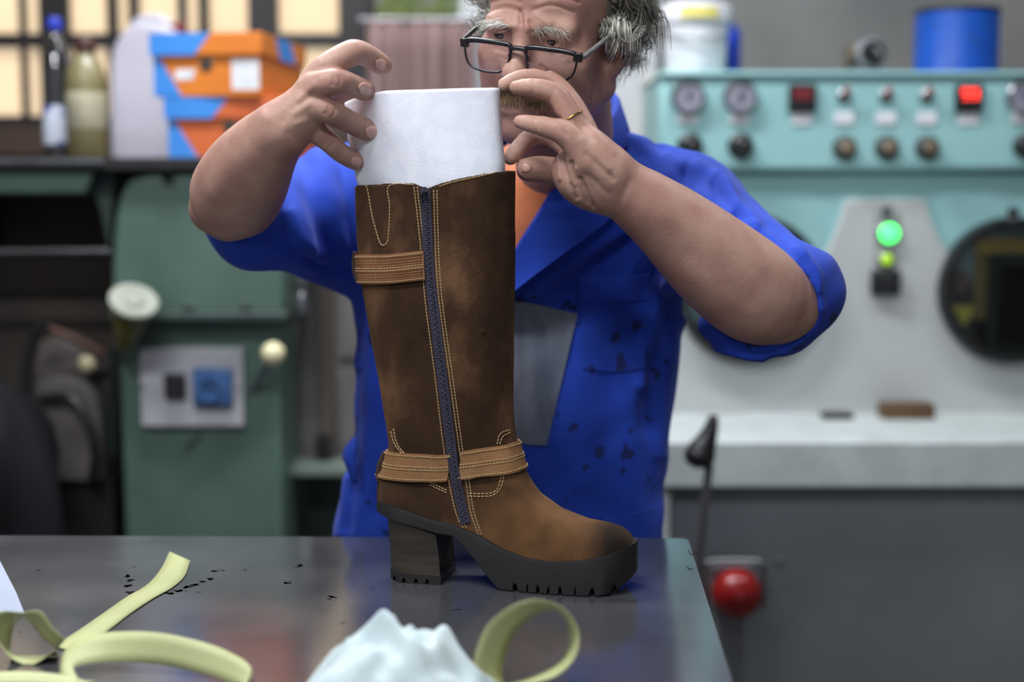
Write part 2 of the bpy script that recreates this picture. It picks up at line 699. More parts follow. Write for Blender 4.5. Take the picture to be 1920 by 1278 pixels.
# curtained window behind the man's hands, greenery outside above it
win2 = bpy.data.objects.new('window_2', None)
COL.objects.link(win2)
win2.location = ((dx0 + dx1) / 2, WY, wz0)
win2['kind'] = 'structure'
for a, b in ((690, 702), (862, 905)):
    obj('mullion', MB().span((P(a, 0, WY)[0], WY - 0.01, wz0), (P(b, 0, WY)[0], WY + 0.04, wz1)), M_white_wall if a > 800 else M_bar, win2, bevel=0.003)
obj('glazing_bar', MB().span((dx0, WY, wz1 - 0.04), (dx1, WY + 0.04, wz1)), M_bar, win2)
gl = thin_glass('clear_window_glass')
obj('pane', MB().span((dx0, WY + 0.018, wz0), (dx1, WY + 0.022, wz1)), gl, win2)
# gathered curtain on the lower part
n = 150
xs = np.linspace(P(692, 0, WY)[0], P(890, 0, WY)[0], n)
ph = np.linspace(0, 1, n)
fold = 0.016 * np.sin(ph * 40 + 2.2 * np.sin(ph * 9)) + 0.008 * np.sin(ph * 93)
ztop, zbot = P(780, 44, WY)[2], P(780, 420, WY)[2]
grid = np.zeros((n, 8, 3))
for j, z in enumerate(np.linspace(ztop, zbot, 8)):
    grid[:, j] = np.stack([xs, WY - 0.06 + fold * (0.75 + 0.25 * j / 7), np.full(n, z)], 1)
cur = obj('curtain', MB().sheet(grid, np.array([0, -1.0, 0]) * np.ones((n, 8, 3)), 0.003), M_curtain, smooth=180)
tag(cur, 'brown pink gathered curtain hanging across the lower half of the middle window', 'curtain')
rod = MB().cyl((xs[0] - 0.02, WY - 0.06, ztop + 0.004), (xs[-1] + 0.02, WY - 0.06, ztop + 0.004), 0.006, 12)
obj('curtain_rod', rod, M_steel, cur)

# shrub outside
M_leaf = mat('green_leaf', (176, 208, 96), 0.5, rgb2=(250, 246, 180), scale=5)
sh = thing('shrub', 'yellow green sunlit shrub outside above the brown curtain', 'shrub', (P(780, 0, 5.2)[0], 5.2, 0))
lf = MB()
for i in range(900):
    c = np.array([P(780, 0, 5.2)[0], 5.2, 1.95]) + RNG.normal(size=3) * (0.26, 0.12, 0.22)
    a, b = nrm(RNG.normal(size=3)), nrm(RNG.normal(size=3))
    L = 0.05
    lf.add([c - a * L, c + b * L * 0.4, c + a * L, c - b * L * 0.4], [(0, 1, 2, 3)])
obj('foliage', lf, M_leaf, sh, smooth=0, fix=False, kind='stuff')
obj('stem', MB().tube([(sh.location.x, 5.2, 0), (sh.location.x + 0.03, 5.2, 1.0), (sh.location.x, 5.2, 1.9)], [0.03, 0.025, 0.012]), M_wood, sh)

# ------------------------------------------------------------------ ceiling lamps (the room's own light and one added fill)
M_tube = emit('fluorescent_tube', (235, 243, 255), 9.0)


def tube_lamp(x, y, power, label):
    t = thing('ceiling_lamp', label, 'lamp', (x, y, 2.99), 'ceiling tube lamps')
    obj('lamp_housing', MB().span((x - 0.65, y - 0.11, 2.94), (x + 0.65, y + 0.11, 2.995)), M_white_wall, t, bevel=0.006)
    for s in (-1, 1):
        obj('tube', MB().cyl((x - 0.6, y + s * 0.05, 2.915), (x + 0.6, y + s * 0.05, 2.915), 0.014, 12), M_tube, t)
    ld = bpy.data.lights.new('tube_light', 'AREA')
    ld.shape, ld.size, ld.size_y = 'RECTANGLE', 1.2, 0.16
    ld.energy, ld.color = power, (0.93, 0.97, 1.0)
    lo = bpy.data.objects.new('tube_light', ld)
    COL.objects.link(lo)
    lo.parent = t
    lo.location = (0, 0, -0.1)
    return t


tube_lamp(-0.75, 0.75, TUBE_POWER, 'twin tube ceiling lamp above the steel table near the camera')
tube_lamp(-0.3, -0.7, TUBE_POWER * .8, 'added twin tube fill lamp on the unseen ceiling behind the camera')  # added for frontal light on the chest; no such lamp is known
tube_lamp(-0.5, 2.55, TUBE_POWER * 1.25, 'twin tube ceiling lamp above the gap behind the man')
tube_lamp(1.15, 2.35, TUBE_POWER * .34, 'twin tube ceiling lamp in front of the teal machine')
# ------------------------------------------------------------------ left background: shelf, bottles, boxes
SY = 3.0
shelf_z = P(300, 295, SY - 0.07)[2]
sx0, sx1 = P(-160, 0, SY)[0], P(600, 0, SY)[0]
sh_ = thing('wall_shelf', 'black shelf board carrying bottles and shoe boxes under the barred window', 'shelf', ((sx0 + sx1) / 2, SY + 0.1, shelf_z - 0.03))
obj('board', MB().span((sx0, SY - 0.07, shelf_z - 0.026), (sx1, 3.56, shelf_z)), M_blackm, sh_, bevel=0.003)
for x in (sx0 + 0.03, sx1 - 0.32):
    obj('bracket', MB().prism([(x, SY - 0.1, shelf_z - 0.026), (x, WY, shelf_z - 0.026), (x, WY, shelf_z - 0.5)], (0.02, 0, 0)), M_blackm, sh_)
obj('edge_strip', MB().span((sx0, SY - 0.076, shelf_z - 0.012), (P(205, 0, SY)[0], SY - 0.07, shelf_z - 0.002)), M_steel, sh_)


def shelf_pt(px, Y=SY):
    return np.array([P(px, 200, Y)[0], Y, shelf_z])


# clear PET bottle with blue cap
M_pet = thin_glass('clear_plastic', (214, 218, 224), .16, .08)
c = shelf_pt(107, SY + .05)
t = thing('water_bottle', 'clear plastic water bottle with blue cap at the left end of the shelf', 'bottle', c)
k = M(27, SY)
body = obj('bottle_body', MB().lathe(c, [(k * .9, 0), (k, .012), (k, .06), (k * .93, .075), (k, .09), (k, .12), (k * .93, .135), (k, .15), (k, .19), (k * .85, .215), (k * .5, .25), (k * .42, .262), (k * .42, .27)]), M_pet, t)
obj('bottle_label', MB().lathe(c, [(k * 1.015, .03), (k * 1.02, .031), (k * 1.02, .11), (k * 1.015, .111)]), mat('blue_white_wrap', (205, 210, 225), 0.4, rgb2=(38, 60, 150), scale=18, lo=.48, hi=.54), t)
obj('bottle_cap', MB().lathe(c, [(k * .5, .268), (k * .52, .27), (k * .52, .29), (k * .44, .295)]), mat('blue_cap', (28, 50, 165), 0.4, rgb2=(24, 44, 150), scale=30), t)
# cloudy yellowish bottle with brown cap
c = shelf_pt(163, SY + .01)
t = thing('oil_bottle', 'cloudy olive plastic bottle with brown cap beside the white jerrycan', 'bottle', c)
k = M(38, SY)
obj('bottle_body', MB().lathe(c, [(k * .92, 0), (k, .01), (k, .155), (k * .93, .178), (k * .7, .2), (k * .46, .212), (k * .44, .225)]), mat('cloudy_olive_plastic', (122, 112, 78), 0.35, rgb2=(98, 90, 62), scale=9), t)
obj('bottle_label', MB().lathe(c, [(k * 1.0, .06), (k * 1.01, .061), (k * 1.01, .135), (k * 1.0, .136)]), mat('faded_label', (165, 158, 135), 0.7, rgb2=(140, 132, 110), scale=20), t)
obj('bottle_cap', MB().lathe(c, [(k * .5, .222), (k * .52, .225), (k * .52, .246), (k * .46, .25)]), mat('brown_cap', (75, 40, 34), 0.5, rgb2=(60, 32, 28), scale=20), t)
# white jerrycan
M_can = mat('white_hdpe', (178, 174, 186), 0.45, rgb2=(168, 164, 176), scale=7)
Y0 = 3.42
t = thing('jerrycan', 'white plastic jerrycan with red cap behind the stacked shoe boxes', 'jerrycan', shelf_pt(272, Y0))


def can(px, py):
    q = P(px, py, Y0 - .06)
    if py == 294:
        q[2] = shelf_z
    return q


out = [(206, 294), (204, 200), (205, 120), (214, 82), (236, 52), (262, 40), (292, 42), (318, 52), (338, 66), (343, 120), (343, 294)]
bt = poly_at([can(*p) for p in out], 40)
obj('can_body', MB().prism(bt, (0, .13, 0)), M_can, t, bevel=0.012)
obj('handle', MB().tube(poly_at([can(226, 70) - (0, -.065, 0), can(250, 34) - (0, -.065, 0), can(290, 32) - (0, -.065, 0), can(318, 56) - (0, -.065, 0)], 12), .013, 12), M_can, t)
cp = can(322, 52) + (0, .065, -.006)
obj('can_cap', MB().cyl(cp, cp + (0, 0, .022), .021, 24), mat('dark_red_cap', (120, 28, 40), 0.45, rgb2=(105, 22, 34), scale=20), t, bevel=.003)

# shoe boxes
M_or = mat('orange_card', (216, 122, 32), 0.6, rgb2=(206, 112, 28), scale=6)
M_or2 = mat('red_orange_card', (205, 98, 45), 0.6, rgb2=(196, 90, 42), scale=6)
M_bl = mat('sky_blue_card', (58, 136, 216), 0.6, rgb2=(50, 126, 206), scale=6)


def shoe_box(px0, px1, py0, py1, Yf, rot, label, mo, upper):
    """front bottom-left corner at (px0, py1); rotated about it"""
    s = Yf / FPX
    W, H, D = (px1 - px0) * s, (py1 - py0) * s, 0.33
    o = P(px0, py1, Yf)
    ca, sa = math.cos(rot), math.sin(rot)
    R = np.array([[ca, -sa, 0], [sa, ca, 0], [0, 0, 1]])

    def L(x, y, z):
        return o + R @ np.array([x, y, z])
    t = thing('shoe_box', label, 'box', L(W / 2, D / 2, 0), 'orange and blue shoe boxes')
    hl = H * .34
    obj('box_body', MB().add([L(x, y, z) for x in (.003, W - .003) for y in (.003, D) for z in (0, H - .002)], [(0, 1, 3, 2), (4, 6, 7, 5), (0, 4, 5, 1), (2, 3, 7, 6), (0, 2, 6, 4), (1, 5, 7, 3)]), mo, t, bevel=.001)
    lid = obj('lid', MB().add([L(x, y, z) for x in (-.003, W + .003) for y in (-.003, D + .004) for z in (H - hl, H + .002)], [(0, 1, 3, 2), (4, 6, 7, 5), (0, 4, 5, 1), (2, 3, 7, 6), (0, 2, 6, 4), (1, 5, 7, 3)]), mo, t, bevel=.0015)
    e = .0006

    def flat(name, pts, y, m, par):
        obj(name, MB().prism([L(x, y, z) for x, z in pts], R @ np.array([0, -e, 0])), m, par)
    flat('printed_band', [(-.003, H - hl), (W * .40, H - hl), (W * .55, H + .002), (-.003, H + .002)], -.003, M_bl, lid)
    flat('printed_corner', [(.003, 0), (W * .27, 0), (W * .06, H - hl), (.003, H - hl)], .003, M_bl, t)
    obj('printed_band', MB().prism([L(W + .003, D * .38, H - hl), L(W + .003, D * .75, H - hl), L(W + .003, D * .62, H + .002), L(W + .003, D * .3, H + .002)], R @ np.array([e, 0, 0])), M_bl, lid)
    g = L(W * (.5 if upper else .55), .003, H * .52)
    f = R @ np.array([0, -1., 0])
    obj('grommet', MB().lathe(g, [(.014, 0), (.014, .002), (.009, .003), (.008, .0005)], axis=f), mat('grommet_grey', (105, 92, 80), .4, rgb2=(90, 80, 70), scale=40), t)
    obj('hole', MB().cyl(g, g + f * .0012, .008, 20), M_black, t)
    if upper:
        flat('label_sticker', [(W * .73, H * .1), (W * .98, H * .1), (W * .98, H * .59), (W * .73, H * .59)], .003, M_label, t)
        flat('label_sticker', [(W * .2, H * .27), (W * .37, H * .27), (W * .4, H * .44), (W * .22, H * .44)], .003, M_label, t)
    return t


YB = 2.965
b2 = shoe_box(313, 530, 186, 294, YB, -.07, 'lower orange and blue shoe box standing on the black shelf', M_or2, False)
b1 = shoe_box(286, 494, 72, 185, YB, -.13, 'upper orange and blue shoe box with white label, on top of another', M_or, True)
zlow = b2.location.z
for b_, zz in ((b2, shelf_z + .001), (b1, None)):
    if zz is None:
        zz = shelf_z + .001 + 108 * YB / FPX + .004
    b_.location.z = zz

# ------------------------------------------------------------------ green finishing machine
GY = 2.95
t = thing('green_machine', 'green painted shoe finishing machine with curved cover behind the raised elbow', 'machine', (P(370, 0, GY)[0], GY + .2, 0))


def gp(px, py, dy=0):
    return P(px, py, GY + dy)


cov = [gp(*p) for p in poly_at([(208, 592), (210, 470), (218, 390), (240, 340), (285, 322)], 14)] + [gp(545, 322), gp(538, 592)]
obj('curved_cover', MB().prism(cov, (0, .27, 0)), M_green, t, bevel=.012)
a, b = gp(222, 592, .05), gp(532, 1100, .05)
obj('column', MB().span((a[0], GY + .05, 0.0), (b[0], GY + .28, a[2] + .0)), M_green, t, bevel=.01)
a, b = gp(205, 585, -.01), gp(540, 600, .0)
obj('seam_lip', MB().span((a[0], GY - .012, b[2]), (b[0], GY + .27, a[2])), M_greend, t, bevel=.003)
for px in (355, 462):
    p = gp(px, 575)
    obj('bolt', MB().lathe(p, [(.012, 0), (.012, .006), (.007, .009)], axis=(0, -1, 0), seg=12), M_greend, t)
# side hood on the left with the dark recess below
a, b = gp(-200, 310, -.05), gp(165, 364, -.05)
hood = MB().prism([gp(-200, 310), gp(180, 310), gp(160, 364), gp(-200, 364)], (0, .35, 0))
obj('side_hood', hood, M_green, t, bevel=.006)
obj('recess_panel', MB().span((gp(-220, 0, .35)[0], GY + .35, 0), (gp(235, 0, .35)[0], GY + .37, shelf_z - .03)), mat('dark_brown_panel', (62, 54, 48), .8, rgb2=(30, 26, 24), scale=4), t)  # panel mottled from dark brown to near black
obj('inner_cheek', MB().prism([gp(165, 320, .06), gp(215, 320, .06), gp(205, 470, .06), gp(190, 400, .06)], (0, .3, 0)), M_greend, t)
p, q2 = gp(-200, 472, .1), gp(212, 470, .1)
obj('guide_bar', MB().tube([p, q2], .009, 14), M_steel, t)
# socket plate
a, b = gp(260, 652, .03), gp(457, 800, .03)
pl = obj('socket_plate', MB().span((a[0], GY + .032, b[2]), (b[0], GY + .052, a[2])), mat('grey_plate', (186, 184, 190), .5, rgb2=(170, 168, 174), scale=10), t, bevel=.003)
a, b = gp(303, 703, .0), gp(343, 748, .0)
obj('rocker_switch', MB().span((a[0], GY + .015, b[2]), (b[0], GY + .034, a[2])), M_black, pl, bevel=.003)
a, b = gp(357, 692), gp(432, 764)
M_sock = mat('blue_socket', (58, 92, 140), .45, rgb2=(48, 80, 126), scale=20)
so = obj('socket', MB().span((a[0], GY + .012, b[2]), (b[0], GY + .034, a[2])), M_sock, pl, bevel=.006)
p = gp(395, 728, .012)
obj('socket_ring', MB().lathe(p, [(.027, 0), (.027, .008), (.021, .008), (.02, .001)], axis=(0, -1, 0)), M_sock, pl)
for px, py in ((268, 726), (449, 726)):
    obj('screw', MB().lathe(gp(px, py, .03), [(.005, 0), (.005, .002), (.003, .004)], axis=(0, -1, 0), seg=10), M_steel, pl)
# cream ball levers
p = gp(512, 663, -.03)
lv = obj('lever', MB().tube([gp(470, 735, .05), gp(500, 690, .0), p], .006, 10), M_steel, t)
obj('lever_ball', MB().sphere(p, M(22, GY), 20), M_cream, t)
p = gp(165, 681, .1)
obj('lever', MB().tube([gp(205, 740, .3), p], .006, 10), M_steel, t)
obj('lever_ball', MB().sphere(p, M(18, GY), 20), M_cream, t)
# lubricator cup: pale disc on an olive cone
c, c2 = gp(250, 568, -.08), gp(215, 650, .02)
ax = nrm(np.array([.32, -.55, .75]))
obj('oiler_cone', MB().lathe(c - ax * .13, [(.014, 0), (.022, .03), (.038, .1), (.043, .128)], axis=ax), mat('olive_metal', (120, 116, 60), .4, rgb2=(88, 84, 44), scale=14), t)
dsk = obj('oiler_disc', MB().lathe(c, [(.046, -.004), (.05, .0), (.05, .008), (.046, .011), (.022, .010), (.02, .014), (.012, .016)], axis=ax), mat('pale_disc', (140, 142, 130), .6, rgb2=(122, 125, 112), scale=14), t)
obj('oiler_pipe', MB().tube([c - ax * .12, c2, gp(212, 720, .1), gp(212, 850, .15)], .009, 10), M_greend, t)
obj('stain_plate', MB().prism([gp(345, 835, .046), gp(372, 810, .046), gp(378, 818, .046), gp(352, 850, .046)], (0, .004, 0)), M_greend, t)

# grey workpiece rack and black bag in the dark corner
t = thing('grey_casing', 'grey rounded machine casing with black hose in the dark left corner', 'casing', (gp(120, 0, .15)[0], GY + .2, 0))
cs = [gp(*p, .12) for p in poly_at([(30, 900), (38, 800), (50, 720), (90, 705), (150, 712), (180, 745), (190, 820), (192, 905)], 26)]
obj('casing_shell', MB().prism(cs, (0, .2, 0)), mat('dull_grey', (112, 106, 102), .6, rgb2=(86, 80, 76), scale=8), t, bevel=.008)
obj('casing_stand', MB().span((gp(40, 0, .15)[0], GY + .15, 0), (gp(185, 0, .15)[0], GY + .3, gp(0, 900, .12)[2])), M_blackm, t)
cs = [gp(*p, .18) for p in [(62, 705), (75, 640), (110, 625), (170, 668), (185, 705)]]
obj('casing_hood', MB().prism(cs, (0, .12, 0)), mat('pale_grey_casting', (128, 120, 116), .6, rgb2=(104, 96, 92), scale=9), t, bevel=.006)
obj('hose', MB().tube(poly_at([gp(48, 760, .08), gp(52, 670, .08), gp(70, 618, .08), gp(100, 612, .08)], 16), .012, 12), M_black, t)
obj('hose', MB().tube(poly_at([gp(75, 748, .1), gp(130, 745, .09), gp(165, 790, .08), gp(178, 850, .08), gp(172, 900, .09)], 18), .010, 12), M_black, t)
obj('leather_strap', MB().tube(poly_at([gp(95, 616, .06), gp(130, 630, .06), gp(192, 662, .07)], 10), .008, 10), mat('rust_strap', (86, 50, 34), .7, rgb2=(70, 40, 28), scale=10), t)
# black bag: lumpy sack
n1, n2 = 30, 18
R = []
cb = gp(40, 850, -.08)
for i in range(n2 + 1):
    h = i / n2
    r = .17 * (1 - .15 * h) * (1 if h < .75 else math.sqrt(max(0.02, 1 - ((h - .75) / .25) ** 2)))
    ring = []
    for a in np.linspace(0, 2 * math.pi, n1, endpoint=False):
        d = r * (1 + .20 * math.sin(3 * a + 5 * h) + .13 * math.sin(6 * a - 11 * h) + .05 * math.sin(13 * a + 4 * h))
        zz = h * (gp(40, 705, -.08)[2])
        ring.append((cb[0] - .06 + d * math.cos(a), cb[1] - .03 + d * .8 * math.sin(a), zz))
    R.append(ring)
bag = obj('black_bag', MB().rings(R), mat('black_nylon', (9, 10, 13), .8, rgb2=(13, 14, 18), scale=9, bump=.4, spec=.2), None, origin=(cb[0] - .06, cb[1] - .03, 0), smooth=180)
tag(bag, 'lumpy black bag slumped at the far left edge below the hose', 'bag')

# grey cabinet between green machine and the man
CY = 3.25
t = thing('grey_cabinet', 'beige grey metal cabinet with pale ledge right of the green machine', 'cabinet', (P(620, 0, CY)[0], CY + .15, 0))
M_cab = mat('beige_grey_metal', (120, 114, 110), .6, rgb2=(92, 88, 86), scale=4, stretch=(3, 3, .6))
obj('upper_body', MB().span((P(545, 0, CY)[0], CY, P(0, 880, CY)[2]), (P(760, 0, CY)[0], CY + .35, P(0, 330, CY)[2])), M_cab, t, bevel=.004)
obj('ledge', MB().span((P(540, 0, CY)[0], CY - .12, P(0, 893, CY - .12)[2]), (P(760, 0, CY)[0], CY + .3, P(0, 876, CY - .12)[2])), mat('pale_green_ledge', (128, 140, 130), .5, rgb2=(112, 124, 114), scale=6), t, bevel=.003)
obj('lower_body', MB().span((P(545, 0, CY)[0], CY + .1, 0), (P(760, 0, CY)[0], CY + .35, P(0, 893, CY - .12)[2])), M_greend, t, bevel=.003)
obj('post', MB().span((P(592, 0, CY)[0], CY - .03, P(0, 878, CY)[2]), (P(618, 0, CY)[0], CY, P(0, 380, CY)[2])), mat('brown_post', (92, 80, 72), .6, rgb2=(74, 64, 58), scale=6), t, bevel=.003)
obj('door_panel', MB().span((P(628, 0, CY)[0], CY - .012, P(0, 860, CY)[2]), (P(750, 0, CY)[0], CY, P(0, 690, CY)[2])), M_cab, t, bevel=.003)
obj('door_panel', MB().span((P(628, 0, CY)[0], CY - .012, P(0, 670, CY)[2]), (P(750, 0, CY)[0], CY, P(0, 420, CY)[2])), M_cab, t, bevel=.003)
obj('latch', MB().span((P(585, 0, CY)[0], CY - .045, P(0, 872, CY)[2]), (P(612, 0, CY)[0], CY - .02, P(0, 810, CY)[2])), M_blackm, t, bevel=.003)
# chrome drop rods hanging beside the machine
for i, px in enumerate((519, 549)):
    p = P(px, 0, GY - .04)[0]
    r_ = obj('drop_rod', MB().lathe((p, GY + .02, P(0, 592, GY)[2]), [(.004, 0), (.009, .006), (.0095, .04), (.006, .048), (.009, .056), (.0095, .09), (.005, .1), (.004, .25)], seg=14), M_steel, None, origin=(p, GY + .02, P(0, 592, GY)[2]))
    tag(r_, ('left' if i == 0 else 'right') + ' one of two small chrome rods hanging under the raised sleeve', 'rod', 'chrome drop rods')
# ------------------------------------------------------------------ teal moulding machine, right
TY = 3.2


def tp(px, py, dy=0):
    return P(px, py, TY + dy)


t = thing('teal_machine', 'large teal and white shoe forming machine with dials and round windows', 'machine', (tp(1580, 0)[0], TY + .25, 0))
x0, x1 = tp(1238, 0)[0], tp(2050, 0)[0]
zt, zb, zl = tp(0, 142)[2], tp(0, 322)[2], tp(0, 775)[2]
obj('control_panel', MB().span((x0, TY - .02, zb), (x1, TY + .4, zt)), M_teal, t, bevel=.012)
obj('teal_body', MB().span((x0 + .005, TY + .01, zl), (x1, TY + .4, zb)), M_teal, t, bevel=.004)
obj('top_rim', MB().span((x0 - .004, TY - .03, zt - .004), (x1, TY + .4, zt + .008)), M_teal, t, bevel=.004)
pts = [(1236, 782), (1236, 600), (1380, 600)] + [tuple(q) for q in poly_at([(1490, 545), (1545, 480), (1572, 420), (1586, 373)], 10)] + [tuple(q) for q in poly_at([(1735, 373), (1750, 420), (1782, 480), (1840, 545)], 10)] + [(1960, 600), (2050, 600), (2050, 782)]
obj('white_front_plate', MB().prism([tp(*q) for q in pts], (0, .03, 0)), M_whitep, t, bevel=.004)
# worktop and lower cabinet
LZ = zl
obj('worktop', MB().span((tp(1240, 0, -.3)[0], TY - .36, tp(0, 915, -.36)[2]), (x1, TY + .05, LZ)), M_ledge, t, bevel=.006)
obj('lower_cabinet', MB().span((tp(1248, 0, -.3)[0], TY - .32, 0), (x1, TY + .3, tp(0, 915, -.36)[2])), M_greyp, t, bevel=.004)
obj('cabinet_edge', MB().span((tp(1243, 0, -.33)[0], TY - .335, 0), (tp(1268, 0, -.33)[0], TY - .3, tp(0, 915, -.36)[2])), M_whitep, t, bevel=.003)
obj('cabinet_screw', MB().lathe(tp(1462, 1052, -.32), [(.009, 0), (.009, .004), (.005, .006)], axis=(0, -1, 0), seg=12), M_steel, t)


def porthole(px, py, rpx):
    c = tp(px, py, -.02)
    R = M(rpx, TY)
    ring = obj('porthole_ring', MB().lathe(c + (0, .03, 0), [(R * .86, 0), (R, .0), (R, .03), (R * .97, .045), (R * .89, .045), (R * .87, .03)], axis=(0, -1, 0), seg=64, loop=True), M_black, t)
    gl_ = thin_glass('porthole_glass', (240, 246, 246), .03)
    obj('glass', MB().cyl(c + (0, -.004, 0), c + (0, .0, 0), R * .88, 64), gl_, ring)
    obj('chamber_lining', MB().cyl(c + (0, .02, 0), c + (0, .03, 0), R * .9, 48), mat('chamber_grey', (128, 152, 156), .5, rgb2=(100, 120, 124), scale=9), ring)
    h = tp(px, py - rpx - 8, -.05)
    obj('hinge', MB().lathe(h + (0, 0, -.028), [(.016, 0), (.018, .012), (.012, .02), (.014, .034), (.008, .04)], seg=16), M_black, ring)
    return c, R, ring


c, R, ring = porthole(1900, 545, 138)
Yi = -.012


_lamp_glass = None


def inside(name, x0_, y0_, x1_, y1_, m, d):
    a, b = tp(x0_, y0_, Yi), tp(x1_, y1_, Yi)
    obj(name, MB().span((a[0], TY + Yi, b[2]), (b[0], TY + Yi + d, a[2])), m, ring, bevel=.002)


M_yel = mat('yellow_paint', (230, 200, 50), .5, rgb2=(168, 138, 32), scale=20)
inside('press_head', 1830, 445, 1975, 475, mat('ochre_metal', (196, 156, 70), .5, rgb2=(160, 124, 56), scale=10), .012)
inside('press_post', 1828, 475, 1850, 600, mat('dark_ochre', (130, 104, 52), .5, rgb2=(100, 80, 42), scale=10), .01)
inside('press_frame', 1852, 480, 1985, 660, M_blackm, .012)
inside('press_plate', 1872, 495, 1985, 650, mat('worn_steel', (150, 150, 160), .45, rgb2=(96, 96, 106), scale=12), .006)
inside('red_latch', 1795, 508, 1815, 550, mat('dull_red_latch', (92, 50, 50), .5, rgb2=(76, 42, 42), scale=12), .012)
obj('warning_triangle', MB().prism([tp(1785, 572, Yi), tp(1830, 572, Yi), tp(1808, 612, Yi)], (0, .004, 0)), M_yel, ring)
porthole(1408, 543, 140)
# lamps and switch on the white neck
M_grn = emit('green_lamp_glow', (70, 255, 110), 3.2)
M_yg = emit('yellow_green_lamp_glow', (150, 190, 40), .9)
for px, py, r, m, nm in ((1665, 437, 18, M_grn, 'green_lamp'), (1660, 486, 11, M_yg, 'small_lamp')):
    c = tp(px, py, 0)
    bz = obj(nm + '_bezel', MB().lathe(c, [(M(r + 5, TY), 0), (M(r + 5, TY), .008), (M(r, TY), .011)], axis=(0, -1, 0)), M_steel, t)
    obj(nm, MB().lathe(c, [(M(r, TY), .008), (M(r * .95, TY), .016), (M(r * .5, TY), .022), (M(r * .1, TY), .024)], axis=(0, -1, 0)), m, bz)
a, b = tp(1641, 395), tp(1682, 505)
obj('lamp_plate', MB().span((a[0], TY - .004, b[2]), (b[0], TY + .002, a[2])), mat('lamp_plate_grey', (160, 162, 162), .4, rgb2=(146, 148, 148), scale=20), t)
obj('small_knob', MB().lathe(tp(1661, 396), [(.012, 0), (.012, .01), (.009, .014)], axis=(0, -1, 0)), M_steel, t)
a, b = tp(1632, 506), tp(1684, 552)
sw = obj('rocker_switch', MB().span((a[0], TY - .02, b[2]), (b[0], TY + .002, a[2])), M_black, t, bevel=.004)
a, b = tp(1645, 515), tp(1672, 545)
obj('switch_key', MB().span((a[0], TY - .027, b[2]), (b[0], TY - .018, a[2])), M_black, sw, bevel=.003)

# --- control panel fittings
CP = -.02


def cpt(px, py):
    return tp(px, py, CP)


def label_plate(px, py, par):
    a, b = cpt(px - 18, py - 12), cpt(px + 18, py + 12)
    obj('label_plate', MB().span((a[0], TY + CP - .004, b[2]), (b[0], TY + CP + .001, a[2])), M_label, par, bevel=.0015)


M_needle = mat('needle_dark', (40, 38, 44), .5, rgb2=(50, 46, 52), scale=20)
for px in (1289, 1386, 1916):
    c = cpt(px, 182)
    g = obj('pressure_gauge', MB().lathe(c, [(M(31, TY), 0), (M(31, TY), .018), (M(28, TY), .022), (M(27, TY), .016)], axis=(0, -1, 0), seg=36), M_steel, t)
    obj('gauge_face', MB().cyl(c, c + (0, -.017, 0), M(27, TY), 36), M_lens, g)
    obj('needle', MB().tube([c + (0, -.019, 0), c + (.008, -.019, .022)], .0016, 6), M_needle, g)
    obj('needle_hub', MB().cyl(c + (0, -.016, 0), c + (0, -.021, 0), .005, 12), M_needle, g)
    label_plate(px, 220, g)
for px in (1293, 1388, 1922):
    c = cpt(px, 273)
    kb = obj('regulator_knob', MB().lathe(c, [(M(24, TY), 0), (M(24, TY), .006), (M(20, TY), .01), (M(18, TY), .034), (M(14, TY), .038)], axis=(0, -1, 0), seg=24), M_black, t)
    obj('knob_mark', MB().span(c + (-.001, -.0395, .004), c + (.001, -.037, .013)), M_label, kb)
M_dim = emit('dim_red_display', (90, 16, 26), .5)
M_red = emit('bright_red_display', (255, 60, 50), 2.6)
for px, m in ((1503, M_dim), (1815, M_red)):
    a, b = cpt(px - 25, 159), cpt(px + 25, 210)
    ct = obj('temperature_controller', MB().span((a[0], TY + CP - .014, b[2]), (b[0], TY + CP, a[2])), M_black, t, bevel=.003)
    a, b = cpt(px - 17, 165), cpt(px + 17, 188)
    if m is M_dim:
        obj('display', MB().span((a[0], TY + CP - .0155, b[2]), (b[0], TY + CP - .012, a[2])), m, ct)
    else:
        # two lit seven-segment digits that glow together through the blur
        for dx in (-8.5, 8.5):
            for sx, sy, w_, h_ in ((0, -9, 9, 3.4), (0, 0, 9, 3.4), (0, 9, 9, 3.4), (-5, -4.5, 3.4, 8), (5, -4.5, 3.4, 8), (5, 4.5, 3.4, 8)):
                c = cpt(px + dx + sx, 177 + sy)
                obj('display_segment', MB().box((c[0], TY + CP - .0155, c[2]), (M(w_, TY), .003, M(h_, TY))), m, ct)
    label_plate(px, 222, ct)
M_ind = mat('unlit_red_lens', (150, 66, 62), .25, rgb2=(130, 52, 50), scale=20)
for px in (1582, 1661, 1737):
    c = cpt(px, 180)
    tg = obj('toggle_switch', MB().lathe(c, [(M(13, TY), 0), (M(13, TY), .004), (M(8, TY), .008), (M(7, TY), .014)], axis=(0, -1, 0), seg=16), M_steel, t)
    obj('toggle_tip', MB().tube([c + (0, -.012, 0), c + (0, -.03, .014)], [.004, .007], 12), M_ind, tg)
    label_plate(px, 222, tg)
    c = cpt(px + 1, 277)
    kb = obj('brass_dial', MB().lathe(c, [(M(23, TY), 0), (M(23, TY), .004), (M(17, TY), .006), (M(16, TY), .028), (M(13, TY), .031)], axis=(0, -1, 0), seg=24), mat('dark_bezel', (70, 74, 70), .5, rgb2=(58, 60, 58), scale=20), t)
    obj('dial_cap', MB().lathe(c + (0, -.03, 0), [(M(12, TY), 0), (M(11, TY), .004), (M(4, TY), .006)], axis=(0, -1, 0), seg=20), mat('brown_steel', (160, 140, 120), .4, metal=.6, rgb2=(140, 120, 100), scale=20), kb)

# --- things standing on the machine
def top_z():
    return zt + .0085


def on_top(px, dy):
    return np.array([tp(px, 0, dy)[0], TY + dy, top_z()])


